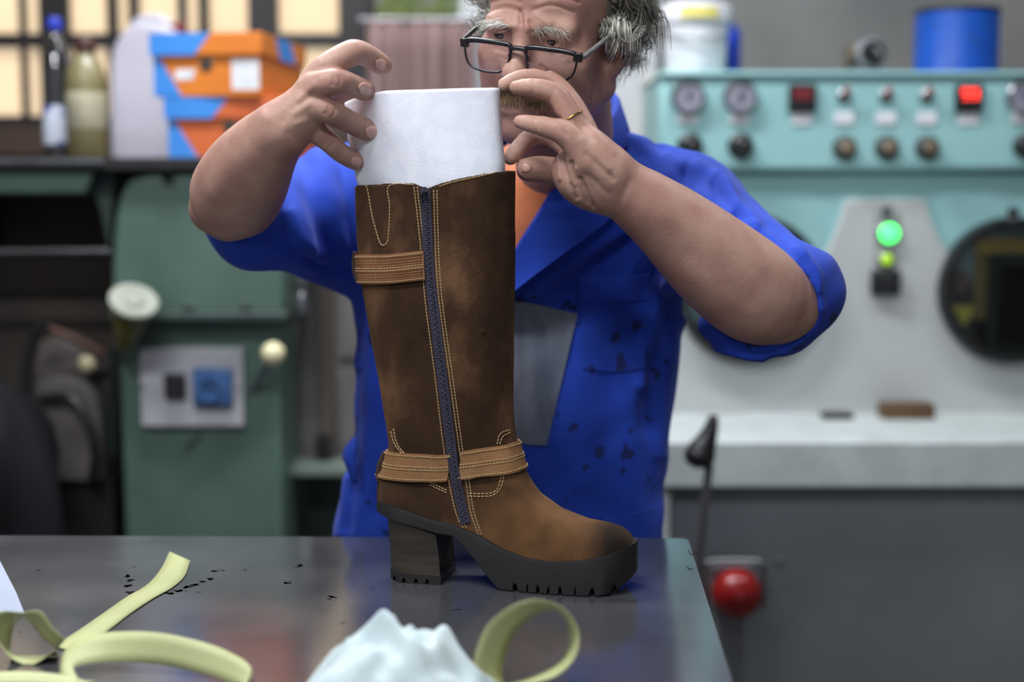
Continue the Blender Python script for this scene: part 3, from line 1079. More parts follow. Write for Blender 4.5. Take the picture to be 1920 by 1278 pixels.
c = on_top(1304, .12)
t2 = thing('white_bucket', 'white plastic bucket with yellow patch on its lid, on the teal machine', 'bucket', c)
k = M(62, TY)
obj('bucket_body', MB().lathe(c, [(k * .9, 0), (k * .92, .004), (k, .118), (k, .12)], seg=40), M_label, t2)
ld_ = obj('lid', MB().lathe(c, [(k * 1.0, .116), (k * 1.1, .118), (k * 1.12, .152), (k * 1.06, .16), (k * .5, .162)], seg=40), M_label, t2)
R_ = []
yp = MB()
gr = np.zeros((14, 3, 3))
nn = np.zeros((14, 3, 3))
for i, a in enumerate(np.linspace(-2.1, -1.05, 14)):
    for j, h in enumerate((.124, .136, .148)):
        nn[i, j] = (math.cos(a), math.sin(a), 0)
        gr[i, j] = c + nn[i, j] * k * 1.118 + (0, 0, h)
obj('yellow_sticker', yp.sheet(gr, nn, .0015), mat('pale_yellow_sticker', (222, 208, 110), .5, rgb2=(210, 196, 98), scale=20), ld_)
obj('bail_handle', MB().tube(poly_at([c + (-k * 1.14, 0, .13), c + (-k * .9, -k * .75, .09), c + (0, -k * 1.16, .075), c + (k * .9, -k * .75, .09), c + (k * 1.14, 0, .13)], 24), .0025, 8), M_steel, t2)
c = on_top(1368, .26)
b_ = obj('blue_canister', MB().lathe(c, [(.026, 0), (.028, .003), (.028, .115), (.024, .125), (.012, .13), (.012, .14)], seg=24), mat('deep_blue_plastic', (26, 60, 175), .4, rgb2=(22, 52, 160), scale=10), None, origin=c)
tag(b_, 'narrow deep blue canister standing just behind the white bucket', 'canister')
c = on_top(1626, .1)
t2 = thing('small_motor', 'small grey motor unit with dark round opening on the teal machine', 'motor', c)
obj('motor_base', MB().span(c + (-.045, -.05, 0), c + (.045, .05, .014)), M_greyp, t2, bevel=.003)
obj('motor_body', MB().cyl(c + (0, -.05, .046), c + (0, .06, .046), .034, 28), mat('motor_grey', (140, 142, 146), .4, rgb2=(122, 124, 128), scale=14), t2, bevel=.003)
obj('motor_mouth', MB().lathe(c + (.004, -.05, .046), [(.027, 0), (.027, .008), (.02, .008), (.018, .001)], axis=(.1, -1, .1)), M_black, t2)
obj('motor_cap', MB().cyl(c + (0, 0, .075), c + (0, 0, .088), .014, 18), M_steel, t2)
obj('side_flange', MB().cyl(c + (-.05, -.02, .04), c + (-.034, -.02, .04), .03, 20), mat('bronze_flange', (96, 84, 70), .5, rgb2=(80, 70, 58), scale=12), t2)
c = on_top(1796, .12)
t2 = thing('blue_tin', 'large blue cylindrical tin can on the right of the teal machine', 'can', c)
k = M(76, TY) * 1.03
M_tin = mat('blue_tin_paint', (18, 80, 178), .4, rgb2=(14, 70, 162), scale=8)
obj('can_body', MB().lathe(c, [(k, 0), (k * 1.01, .003), (k, .006), (k, .14), (k * .97, .144)], seg=48), M_tin, t2)
obj('can_rim', MB().lathe(c, [(k * .98, .14), (k * 1.02, .141), (k * 1.02, .149), (k * .94, .15), (k * .94, .146)], seg=48), M_black, t2)
for i in range(9):
    a = math.radians(-150 + 15 * i + RNG.uniform(-5, 5))
    h = RNG.uniform(.012, .12)
    n_ = np.array([math.cos(a), math.sin(a), 0])
    obj('scuff', MB().lathe(c + n_ * k + (0, 0, h), [(RNG.uniform(.004, .009), -.0005), (.003, .0008)], axis=n_, seg=9), mat('scuffed_blue', (14, 62, 130), .6, rgb2=(40, 70, 120), scale=30), t2)

# --- things on the worktop and in front of the machine
c = tp(1720, 760, -.06)
o = obj('wooden_block', MB().span((tp(1671, 0, -.06)[0], TY - .09, LZ), (tp(1770, 0, -.06)[0], TY - .03, LZ + .034)), M_wood, None, origin=(c[0], TY - .06, LZ), bevel=.004)
tag(o, 'small brown wooden block lying at the back of the white worktop', 'block')
c = tp(1586, 760, -.06)
o = obj('rubber_pad', MB().span((tp(1557, 0, -.06)[0], TY - .085, LZ), (tp(1616, 0, -.06)[0], TY - .045, LZ + .012)), M_blackm, None, origin=(c[0], TY - .065, LZ), bevel=.003)
tag(o, 'flat black rubber pad at the back of the white worktop', 'pad')
YL = 2.55
t2 = thing('pedal_lever', 'grey upright lever with black grip rising in front of the white worktop', 'lever', (P(1304, 0, YL)[0], YL, 0))
p0, p1, p2 = P(1330, 870, YL), P(1310, 1045, YL), P(1303, 1110, YL)
base = np.array([p2[0] - .03, YL, 0.03])
obj('rod', MB().tube([p0, p1, base], .0085, 12), mat('grey_rod', (118, 116, 118), .4, metal=.5, rgb2=(100, 98, 100), scale=10), t2)
obj('foot_plate', MB().span(base + (-.08, -.08, -.03), base + (.08, .08, 0)), M_blackm, t2, bevel=.004)
gr_ = obj('grip', MB().tube(poly_at([P(1306, 862, YL), P(1320, 835, YL), P(1334, 800, YL), P(1338, 778, YL)], 12), list(np.interp(np.linspace(0, 1, 12), [0, .25, .5, 1], [.026, .026, .018, .008])), 18), M_black, t2, smooth=180)
obj('grip_knob', MB().sphere(P(1312, 853, YL), M(30, YL), 20, (1, 1, .85)), M_black, gr_)
YR = 2.72
c = P(1380, 1112, YR)
t2 = thing('emergency_stop', 'large round red stop button on a metal bracket right of the table', 'button', (c[0], YR + .05, 0))
R = M(48, YR)
obj('red_button', MB().lathe(c + (0, .02, 0), [(R * .8, 0), (R, .012), (R * 1.0, .03), (R * .9, .05), (R * .65, .064), (R * .3, .071), (R * .05, .073)], axis=(0, -1, .06), seg=40), mat('red_plastic', (140, 20, 20), .25, rgb2=(126, 16, 17), scale=20), t2, smooth=180)
obj('button_base', MB().span(c + (-R * .9, .02, -R * .9), c + (R * .9, .1, R * .85)), M_greyp, t2, bevel=.004)
br = [P(1325, 1140, YR), P(1325, 1062, YR), P(1338, 1053, YR), P(1420, 1053, YR), P(1432, 1064, YR), P(1432, 1140, YR)]
obj('bracket', MB().tube(poly_at(br, 40), .006, 10), M_steel, t2)
obj('bracket_plate', MB().span(P(1333, 1066, YR) + (0, .01, -.02), P(1425, 1066, YR) + (0, .02, .0)), M_steel, t2)
obj('button_post', MB().span(c + (-.03, .06, -c[2]), c + (.03, .1, -.02)), M_greyp, t2, bevel=.003)
# ------------------------------------------------------------------ steel topped work table
TZ = 0.90
fr, nr, fl = G(1290, 1008, TZ), G(1375, 1278, TZ), G(0, 1003, TZ)
ez = nrm(nr - fr)                             # towards the camera
ex = nrm(fl - fr)                             # along the far edge, to the left
nr2 = fr + ez * ((fr[1] - .72) / -ez[1])
fl2 = fr + ex * 1.75
nl2 = nr2 + ex * 1.75


def steel_top():
    m = mat('worn_sheet_steel', (128, 130, 138), .16, metal=.82)
    nt = m.node_tree
    b = nt.nodes['Principled BSDF']
    tc = nt.nodes.new('ShaderNodeTexCoord')
    n1 = nt.nodes.new('ShaderNodeTexNoise')
    n1.inputs['Scale'].default_value = 7
    n1.inputs['Detail'].default_value = 8
    n2 = nt.nodes.new('ShaderNodeTexNoise')
    n2.inputs['Scale'].default_value = 45
    n2.inputs['Detail'].default_value = 6
    nt.links.new(tc.outputs['Object'], n1.inputs['Vector'])
    nt.links.new(tc.outputs['Object'], n2.inputs['Vector'])
    r = nt.nodes.new('ShaderNodeMapRange')
    r.inputs['From Min'].default_value, r.inputs['From Max'].default_value = .3, .7
    r.inputs['To Min'].default_value, r.inputs['To Max'].default_value = .10, .19
    nt.links.new(n1.outputs['Fac'], r.inputs['Value'])
    nt.links.new(r.outputs[0], b.inputs['Roughness'])
    cr = nt.nodes.new('ShaderNodeValToRGB')
    cr.color_ramp.elements[0].position, cr.color_ramp.elements[1].position = .3, .75
    cr.color_ramp.elements[0].color = lin((136, 136, 143)) + (1,)
    cr.color_ramp.elements[1].color = lin((162, 161, 166)) + (1,)
    nt.links.new(n1.outputs['Fac'], cr.inputs[0])
    # dark grime specks and scratches
    sp = nt.nodes.new('ShaderNodeValToRGB')
    sp.color_ramp.elements[0].position, sp.color_ramp.elements[1].position = .69, .73
    nt.links.new(n2.outputs['Fac'], sp.inputs[0])
    mx = nt.nodes.new('ShaderNodeMix')
    mx.data_type = 'RGBA'
    nt.links.new(sp.outputs[0], mx.inputs[0])
    nt.links.new(cr.outputs[0], mx.inputs[6])
    mx.inputs[7].default_value = lin((70, 66, 64)) + (1,)
    nt.links.new(mx.outputs[2], b.inputs['Base Color'])
    bp = nt.nodes.new('ShaderNodeBump')
    bp.inputs['Strength'].default_value = .02
    bp.inputs['Distance'].default_value = .004
    nt.links.new(n1.outputs['Fac'], bp.inputs['Height'])
    nt.links.new(bp.outputs[0], b.inputs['Normal'])
    return m


tb = thing('work_table', 'steel topped work table the brown boot stands on', 'table', ((fr + nl2) / 2) * (1, 1, 0))
M_top = steel_top()


def corner(c, a, b, r, n=6):
    out = []
    for t_ in np.linspace(0, 1, n):
        out.append(c + a * r * (1 - t_) ** 2 + b * r * t_ ** 2)
    return out


poly = corner(fr, ex, ez, .012) + corner(nr2, -ez, ex, .02) + corner(nl2, -ex, -ez, .02) + corner(fl2, ez, -ex, .012)
obj('steel_sheet', MB().prism([p - (0, 0, .004) for p in poly], (0, 0, .004)), M_top, tb, bevel=.0012)
cc = (fr + nl2) / 2
ip = [cc + (p - cc) * .985 for p in (fr, nr2, nl2, fl2)]
obj('wooden_core', MB().prism([p - (0, 0, .034) for p in ip], (0, 0, .0295)), M_wood, tb)
ip2 = [cc + (p - cc) * .9 for p in (fr, nr2, nl2, fl2)]
for p in ip2:
    obj('leg', MB().span((p[0] - .03, p[1] - .03, 0), (p[0] + .03, p[1] + .03, TZ - .034)), M_greend, tb, bevel=.004)
for a, b in zip(ip2, ip2[1:] + ip2[:1]):
    obj('apron', MB().tube([a - (0, 0, .08), b - (0, 0, .08)], .022, 4), M_greend, tb)
# dried glue smears on the sheet
M_smear = mat('grey_glue_smear', (70, 66, 66), .9, rgb2=(82, 78, 78), scale=60, spec=.1)


def smear(px, r):
    c = [G(x, y, TZ) for x, y in px]
    m = MB()
    for p in c:
        for _ in range(18):
            q_ = p + (RNG.normal(0, r), RNG.normal(0, r * 1.2), 0)
            k_ = RNG.uniform(.0010, .0034)
            m.lathe(q_, [(k_, 0), (k_ * .9, .00008)], seg=8)
    obj('glue_smear', m, M_smear, tb, kind='stuff')


smear([(238, 1080), (242, 1088), (240, 1098), (246, 1110), (262, 1106), (280, 1100)], .0028)
smear([(395, 1085), (380, 1090), (365, 1096), (350, 1100), (335, 1107), (320, 1112)], .0022)
smear([(405, 1070), (560, 1060), (540, 1092), (620, 1120)], .003)
o_ = [G(x, y, TZ + .0001) for x, y in ((1290, 1030), (1294, 1038), (1298, 1040), (1302, 1036), (1310, 1040))]
obj('pen_mark', MB().tube(poly_at(o_, 24), .0007, 6), M_black, tb)
o_ = [G(x, y, TZ + .0001) for x, y in ((1288, 1062), (1293, 1067), (1298, 1065))]
obj('pen_mark', MB().tube(poly_at(o_, 12), .0006, 6), M_black, tb)

# ------------------------------------------------------------------ foreground tape, rag and paper
M_tape = mat('pale_yellow_tape', (178, 180, 130), .55, rgb2=(168, 170, 120), scale=12, bump=.05)


def band(e1, Y1, e2, Y2, n=60, th=.0005):
    """strip of tape between two edges given in the photo with their own depths (number: depth; None: on the table)"""
    def edge(e, Y):
        pts = []
        for i, q_ in enumerate(e):
            y_ = Y[i] if hasattr(Y, '__len__') else Y
            pts.append(G(q_[0], q_[1], TZ + .0012) if y_ is None else P(q_[0], q_[1], y_))
        return poly_at(pts, n)
    a, b = edge(e1, Y1), edge(e2, Y2)
    a[:, 2] = np.maximum(a[:, 2], TZ + .001)
    b[:, 2] = np.maximum(b[:, 2], TZ + .001)
    g = np.stack([a, (2 * a + b) / 3, (a + 2 * b) / 3, b], 1)
    du = np.gradient(g, axis=0)
    dv = np.gradient(g, axis=1)
    nn_ = np.cross(du, dv)
    nn_ /= np.linalg.norm(nn_, axis=2)[..., None] + 1e-9
    return MB().sheet(g, nn_, th)


YT = G(980, 1300, TZ)[1]
o1 = [(905, 1310), (890, 1262), (893, 1222), (915, 1172), (960, 1136), (1008, 1124), (1058, 1142), (1084, 1182), (1080, 1228), (1045, 1265), (985, 1284), (930, 1300)]
o2 = [(950, 1302), (942, 1262), (950, 1222), (970, 1182), (1005, 1152), (1036, 1142), (1056, 1154), (1066, 1184), (1062, 1218), (1040, 1246), (985, 1272), (925, 1286)]
Ya = [YT - .01] + [YT - .005] * 10 + [YT - .02]
Yb = [YT + .0] + [YT + .012] * 5 + [YT + .014] * 5 + [YT + .01]
o = obj('tape_loop', band(o1, Ya, o2, Yb, 90), M_tape, None, origin=G(980, 1290, TZ), smooth=180)
tag(o, 'pale yellow tape strip standing in an upright loop right of the white rag', 'tape')

t2 = thing('tape_strip', 'long pale yellow tape strip curling from a flat torn end at left', 'tape', G(130, 1215, TZ))
e1 = [(318, 1034), (302, 1066), (276, 1096), (236, 1120), (196, 1148), (150, 1180), (100, 1212)]
e2 = [(357, 1051), (346, 1080), (322, 1102), (290, 1120), (250, 1146), (205, 1180), (150, 1222)]
obj('flat_end', band(e1, None, e2, None), M_tape, t2, smooth=180)
e1 = [(112, 1262), (120, 1222), (150, 1196), (215, 1184), (300, 1186), (390, 1206), (450, 1232), (472, 1254), (468, 1284)]
e2 = [(150, 1278), (138, 1252), (160, 1244), (215, 1240), (300, 1246), (375, 1262), (430, 1280), (452, 1290), (448, 1306)]
obj('arched_band', band(e1, [1.23, 1.25, 1.26, 1.26, 1.25, 1.24, 1.23, 1.22, 1.215], e2, [1.22, 1.235, 1.24, 1.245, 1.24, 1.23, 1.22, 1.21, 1.205]), M_tape, t2, smooth=180)
e1 = [(105, 1216), (60, 1245), (20, 1232), (-10, 1190), (-20, 1160), (5, 1146), (40, 1148), (75, 1146), (98, 1176), (122, 1198)]
e2 = [(110, 1240), (70, 1256), (42, 1250), (22, 1222), (24, 1180), (38, 1158), (50, 1162), (60, 1170), (80, 1196), (108, 1216)]
obj('curl', band(e1, 1.27, e2, 1.295), M_tape, t2, smooth=180)
e1 = [(-40, 1262), (30, 1258), (100, 1262), (150, 1272), (180, 1290)]
e2 = [(-40, 1292), (30, 1284), (90, 1288), (130, 1298), (150, 1310)]
obj('lower_band', band(e1, 1.225, e2, 1.215), M_tape, t2, smooth=180)

# sheet of white paper leaning in at the left edge
pp = [G(-60, 1010, TZ + .002), G(-20, 1020, TZ + .002), G(0, 1052, TZ + .003), G(30, 1110, TZ + .003), G(46, 1150, TZ + .002), G(-10, 1180, TZ + .002), G(-90, 1160, TZ + .002)]
o = obj('paper_scrap', MB().prism(pp, (0, 0, .0006)), mat('bluish_white_paper', (154, 160, 178), .7, rgb2=(146, 152, 170), scale=6), None, origin=G(-10, 1110, TZ))
tag(o, 'scrap of bluish white paper at the left edge of the table', 'paper')

# crumpled white rag
def sab(x):
    return math.sqrt(x * x + .03) - .1


rc = G(742, 1312, TZ)
nr_, na_ = 46, 110
prof = {'l': .079, 'h': P(735, 1135, rc[1] + .015)[2] - TZ}
grid_v = []
for i in range(nr_ + 1):
    s_ = i / nr_
    for j in range(na_):
        a = 2 * math.pi * j / na_
        rr = prof['l'] * (1 + .10 * math.sin(2 * a + 1) + .07 * math.sin(5 * a + .6) + .03 * math.sin(11 * a))
        x, y = rr * s_ * math.cos(a), rr * s_ * math.sin(a)
        u_, v_ = x / .08, y / .08
        f1 = sab(math.sin(3.1 * u_ + 1.6 * v_ + 1.9 * math.sin(1.9 * v_ + .4) + .5 * math.sin(7 * u_)))
        f2 = sab(math.sin(-2.0 * u_ + 2.6 * v_ + 1.3 * math.sin(3 * u_ + 1)))
        f3 = sab(math.sin(6.5 * u_ - 5.2 * v_ + 1.2 * math.sin(4 * v_)))
        h_ = prof['h'] * (1 - s_ ** 2.6) * (.98 - .20 * f1 - .20 * f2 - .13 * f3 - .05 * math.sin(13 * u_ + 4 * math.sin(5 * v_)) - .04 * math.sin(17 * v_ + 3 * math.sin(6 * u_)) + .22 * math.exp(-((u_ + .14) ** 2 + (v_ - .05) ** 2) / .035) + .12 * math.exp(-((u_ - .25) ** 2 + v_ ** 2) / .05))
        grid_v.append(rc + (x, y, max(h_, .001)))
m = MB()
ff = [(i * na_ + j, i * na_ + (j + 1) % na_, (i + 1) * na_ + (j + 1) % na_, (i + 1) * na_ + j) for i in range(nr_) for j in range(na_)]
m.add(grid_v, ff)
m.f.append(tuple(nr_ * na_ + j for j in range(na_)))
rv, rq = np.array(m.v), np.array([f for f in m.f if len(f) == 4])
z0_ = rv[:, 2].copy()
for _ in range(4):
    rv = relax(rv, rq, .6)
rv[nr_ * na_:] = np.array(m.v)[nr_ * na_:]
m.v = [tuple(p) for p in rv]
o = obj('white_rag', m, mat('white_cotton', (192, 205, 208), .9, rgb2=(180, 194, 198), scale=30, bump=.4, bscale=700, sheen=.3), None, origin=rc, smooth=180)
tag(o, 'crumpled white cotton rag at the bottom centre of the table', 'rag')
# ------------------------------------------------------------------ the suede boot
TH = math.radians(12)
BU_ = np.array([math.cos(TH), -math.sin(TH), 0])      # heel to toe
BV_ = np.array([math.sin(TH), math.cos(TH), 0])       # away from the camera
BO = G(775, 1093, TZ) + BV_ * .031
BO[2] = TZ


def bl(px, py, v=0.0):
    """boot coordinates (u, w) of a photo pixel on the plane at offset v from the boot's mid plane"""
    d = ray(px, py)
    t_ = ((BO - CAMP) @ BV_ + v) / (d @ BV_)
    p = CAMP + d * t_ - BO
    return p @ BU_, p[2]


def bw(u, v, w):
    return BO + u * BU_ + v * BV_ + np.array([0, 0, w])


def curve_w(pts, v=0.0):
    a = np.array([bl(*p, v) for p in pts])
    return a


left = curve_w([(667, 300), (668, 335), (669, 400), (672, 450), (680, 530), (692, 600), (711, 700), (727, 800), (731, 835), (727, 860), (719, 890), (716, 920), (715, 950), (716, 975)])
right = curve_w([(968, 290), (966, 340), (965, 450), (964, 600), (962, 700), (961, 780), (961, 820), (962, 850), (960, 890), (950, 940), (940, 990)])
uL = lambda w: np.interp(w, left[::-1, 1], left[::-1, 0])
uR = lambda w: np.interp(w, right[::-1, 1], right[::-1, 0])
wr = curve_w([(800, 340, ), (800, 600), (800, 800), (800, 860), (800, 980)], -.03)[:, 1]
hb_ = lambda w: np.interp(w, wr[::-1], np.array([.047, .044, .038, .035, .032])[::-1])
Tc = curve_w([(690, 915), (800, 905), (860, 880), (905, 850), (940, 825), (958, 838), (972, 866), (986, 892), (1010, 925), (1050, 955), (1100, 975), (1138, 982), (1162, 989), (1180, 1002), (1190, 1018), (1194, 1036)])
Bc = curve_w([(700, 945), (715, 947), (760, 958), (800, 973), (850, 986), (900, 1007), (940, 1030), (990, 1046), (1040, 1052), (1090, 1050), (1140, 1042), (1190, 1022)], -.036)
u_heel = bl(715, 950)[0]
u_toe = bl(1193, 1028)[0]
Lf = u_toe - u_heel


def Hf(u):
    s = np.clip((u - u_heel) / Lf, 0, 1)
    base = np.interp(s, [0, .15, .35, .5, .68, .8, .9, 1.0], [.031, .033, .032, .035, .043, .043, .040, .036])
    heel = np.sqrt(np.clip(1 - ((.10 - np.minimum(s, .10)) / .10) ** 2, 0, 1))
    toe = np.clip(1 - (np.maximum(s - .80, 0) / .20) ** 3.2, 0, 1) ** .5
    return base * np.maximum(heel, .05) * np.maximum(toe, .03)


def boot_local(p):
    q = p - BO
    return q @ BU_, q @ BV_, q[:, 2]


def f_shaft(p, inset=0.0):
    u, v, w = boot_local(p)
    l, r = uL(w) + inset, uR(w) - inset
    c, a, b = (l + r) / 2, (r - l) / 2, hb_(w) - inset
    n = 2.3
    q = ((np.abs(u - c) / a) ** n + (np.abs(v) / b) ** n) ** (1 / n)
    d = (q - 1) * np.minimum(a, b)
    return np.maximum(np.maximum(d, wr[-1] - w), np.interp(u, Bc[:, 0], Bc[:, 1]) - .004 - w)


def f_foot(p):
    u, v, w = boot_local(p)
    T = np.interp(u, Tc[:, 0], Tc[:, 1])
    B_ = np.interp(u, Bc[:, 0], Bc[:, 1]) - .004
    H = Hf(u)
    h = np.maximum(w - B_, 0) / np.maximum(T - B_, .002)
    q = ((np.abs(v) / np.maximum(H, .001)) ** 2.7 + h ** 2.3) ** (1 / 2.5)
    d = (q - 1) * np.minimum(np.maximum(H, .004), np.maximum(T - B_, .004)) * .8
    return np.maximum(np.maximum(d, B_ - w), np.maximum(u_heel - u, u - u_toe))


topl = curve_w([(640, 343), (700, 342), (780, 341), (792, 346), (806, 351), (830, 341), (860, 333), (966, 309), (1000, 303)], -.036)


def f_top(p):
    u, v, w = boot_local(p)
    return w - np.interp(u, topl[:, 0], topl[:, 1])


w_in = bl(800, 430)[1]


def f_hollow(p):
    u, v, w = boot_local(p)
    return np.maximum(f_shaft(p, .0035), w_in - w)


prims = [('u', f_foot, .02), ('u', f_shaft, .014), ('s', lambda p: -f_top(p), .004), ('s', f_hollow, .003)]
c = [bw(u, v, w) for u in (u_heel - .03, u_toe + .03) for v in (-.07, .07) for w in (-.01, .5)]
bv, bq = surfnet(prims, np.min(c, 0), np.max(c, 0), .0017, 3, cull=False)
# soft creases and dents in the suede
bv = sculpt(bv, bq, [
    ([(700, 560), (712, 640)], 14, -.0012), ([(740, 400), (760, 440)], 12, -.0012), ([(760, 600), (775, 700)], 18, -.001),
    ([(940, 380), (935, 520), (945, 640)], 16, -.0015), ([(880, 430), (900, 520)], 22, .0012), ([(905, 600), (900, 700)], 20, .001),
    ([(905, 622)], 6, .0012), ([(900, 900), (960, 935)], 14, -.0022), ([(985, 930), (1000, 985)], 16, -.0012), ([(940, 960), (990, 1010)], 22, .0012),
    ([(735, 905), (790, 930)], 14, -.001), ([(1050, 985), (1090, 1010)], 20, .0012)])
bbvh = bvh_of(bv, bq)

boot = thing('suede_boot', 'tall brown suede boot with side zip and chunky block heel on the table', 'boot', BO)


def suede():
    m = mat('brown_suede', (56, 36, 24), .95, spec=.15, sheen=.2)
    nt = m.node_tree
    b = nt.nodes['Principled BSDF']
    b.inputs['Sheen Roughness'].default_value = .6
    b.inputs['Sheen Tint'].default_value = lin((150, 110, 80)) + (1,)
    tc = nt.nodes.new('ShaderNodeTexCoord')

    def noise(scale, detail, stretch=None):
        n = nt.nodes.new('ShaderNodeTexNoise')
        n.inputs['Scale'].default_value, n.inputs['Detail'].default_value = scale, detail
        src = tc.outputs['Object']
        if stretch:
            mp = nt.nodes.new('ShaderNodeMapping')
            mp.inputs['Scale'].default_value = stretch
            nt.links.new(src, mp.inputs[0])
            src = mp.outputs[0]
        nt.links.new(src, n.inputs['Vector'])
        return n.outputs['Fac']

    def ramp(fac, stops):
        r = nt.nodes.new('ShaderNodeValToRGB')
        e = r.color_ramp.elements
        while len(e) < len(stops):
            e.new(.5)
        for x, (p_, c_) in zip(e, stops):
            x.position, x.color = p_, lin(c_) + (1,)
        nt.links.new(fac, r.inputs[0])
        return r.outputs[0]

    def mix(f, a, c_):
        x = nt.nodes.new('ShaderNodeMix')
        x.data_type = 'RGBA'
        nt.links.new(f, x.inputs[0])
        nt.links.new(a, x.inputs[6])
        if isinstance(c_, tuple):
            x.inputs[7].default_value = lin(c_) + (1,)
        else:
            nt.links.new(c_, x.inputs[7])
        return x.outputs[2]
    big = ramp(noise(16, 6, (1, 1, .6)), [(.32, (48, 33, 23)), (.5, (66, 46, 32)), (.68, (122, 88, 63))])
    fine = ramp(noise(330, 3), [(.3, (58, 58, 58)), (.7, (150, 150, 150))])
    x = nt.nodes.new('ShaderNodeMix')
    x.data_type, x.blend_type = 'RGBA', 'OVERLAY'
    x.inputs[0].default_value = .45
    nt.links.new(big, x.inputs[6])
    nt.links.new(fine, x.inputs[7])
    col = x.outputs[2]
    # tan vamp and the burnished black toe cap, placed in the boot's own coordinates
    def blob(cen, r0, r1):
        vm = nt.nodes.new('ShaderNodeVectorMath')
        vm.operation = 'DISTANCE'
        nt.links.new(tc.outputs['Object'], vm.inputs[0])
        vm.inputs[1].default_value = cen
        r = nt.nodes.new('ShaderNodeMapRange')
        r.interpolation_type = 'SMOOTHSTEP'
        r.inputs['From Min'].default_value, r.inputs['From Max'].default_value = r0, r1
        r.inputs['To Min'].default_value, r.inputs['To Max'].default_value = 1, 0
        nt.links.new(vm.outputs['Value'], r.inputs['Value'])
        return r.outputs[0]
    vamp = ramp(noise(24, 5), [(.3, (74, 51, 32)), (.7, (108, 77, 49))])
    f = blob(tuple(bw(*[bl(1010, 1000)[0], 0, bl(1010, 1000)[1]]) - BO), .03, .12)
    col = mix(f, col, vamp)
    f = blob(tuple(bw(bl(1172, 1018, -.015)[0], -.015, bl(1172, 1018, -.015)[1]) - BO), .018, .058)
    col = mix(f, col, (26, 21, 19))
    nt.links.new(col, b.inputs['Base Color'])
    bp = nt.nodes.new('ShaderNodeBump')
    bp.inputs['Strength'].default_value, bp.inputs['Distance'].default_value = .35, .0006
    nt.links.new(noise(900, 3), bp.inputs['Height'])
    nt.links.new(bp.outputs[0], b.inputs['Normal'])
    return m


M_suede = suede()
M_tan = mat('tan_nubuck', (146, 108, 74), .85, rgb2=(128, 92, 62), scale=30, bump=.35, bscale=500, spec=.2)
M_emb = mat('tan_embossed', (138, 96, 66), .7, rgb2=(122, 82, 56), scale=30, spec=.3)
M_thread = mat('sand_thread', (190, 160, 116), .8, rgb2=(176, 146, 102), scale=200)
M_tapez = mat('zip_tape', (36, 32, 48), .8, rgb2=(46, 40, 60), scale=300, bump=.3, bscale=900)
M_teeth = mat('zip_teeth', (92, 90, 108), .4, metal=.5, rgb2=(70, 66, 84), scale=200)
M_rub = mat('black_rubber', (25, 23, 24), .6, rgb2=(32, 30, 31), scale=25, bump=.12, bscale=400, spec=.35)
M_heel = mat('stacked_heel', (60, 54, 47), .6, rgb2=(44, 40, 35), scale=40, stretch=(.5, .5, 3.5), bump=.2, spec=.3)
qmesh('upper', bv, bq, M_suede, boot)


# --- sole: stations along the foot, notched tread underneath
def loft(name, st, m, **kw):
    """st: list of (u, half width, w_top, w_bottom)"""
    R = []
    for u, h, wt, wb in st:
        r = min(.003, h * .4)
        R.append([bw(u, v, w) for v, w in ((-h + r * .3, wt), (-h, wt - r), (-h, wb + r * .6), (-h + r * .6, wb), (h - r * .6, wb), (h, wb + r * .6), (h, wt - r), (h - r * .3, wt))])
    return obj(name, MB().rings(R), m, boot, **kw)


Bs = lambda u: np.interp(u, Bc[:, 0], Bc[:, 1])
und = curve_w([(700, 968), (716, 970), (770, 985), (822, 1000), (848, 1004), (868, 1022), (890, 1048), (912, 1076), (932, 1100), (946, 1112), (958, 1116)], -.036)
u_f0 = und[-1, 0]
u_te = bl(1192, 1060, -.01)[0]
notch = [bl(px, 1116, -.046)[0] for px in (964, 988, 1008, 1028, 1050, 1078, 1110, 1146)]
nw = [.0036, .0014, .0024, .0012, .0030, .0014, .0034, .0040]
us = list(u_heel - .002 + (u_f0 - u_heel + .002) * np.linspace(0, 1, 46) ** 1.4)
for u_, w_ in zip(notch, nw):
    us += [u_ - w_ - .0008, u_ - w_ * .5, u_ + w_ * .5, u_ + w_ + .0008]
us += list(np.linspace(u_f0 + .003, u_te, 60))
us = sorted(us)
st = []
ut0, ut1 = bl(1120, 1100)[0], u_te
for u_ in us:
    if u_ <= u_f0:
        wb = np.interp(u_, und[:, 0], und[:, 1])
    else:
        wb = 0.0
    wb += .020 * max(0, (u_ - ut0) / (ut1 - ut0)) ** 2.2
    for n_, w_ in zip(notch, nw):
        if abs(u_ - n_) <= w_ * .55:
            wb += .0085
    wb = max(wb, .0)
    s = (u_ - u_heel) / (u_te - u_heel)
    Hs = float(np.interp(s, [0, .15, .35, .5, .68, .8, .9, 1.0], [.039, .040, .0395, .041, .0465, .0465, .044, .040]))
    Hs *= max(.30, math.sqrt(max(0, 1 - ((.13 - min(s, .13)) / .137) ** 2))) * max(.22, max(0, 1 - (max(s - .80, 0) / .203) ** 2.6) ** .5)
    st.append((u_, Hs, Bs(u_) + .0015 - .004 * max(0, (s - .93) / .07), wb))
loft('platform_sole', st, M_rub, smooth=40)
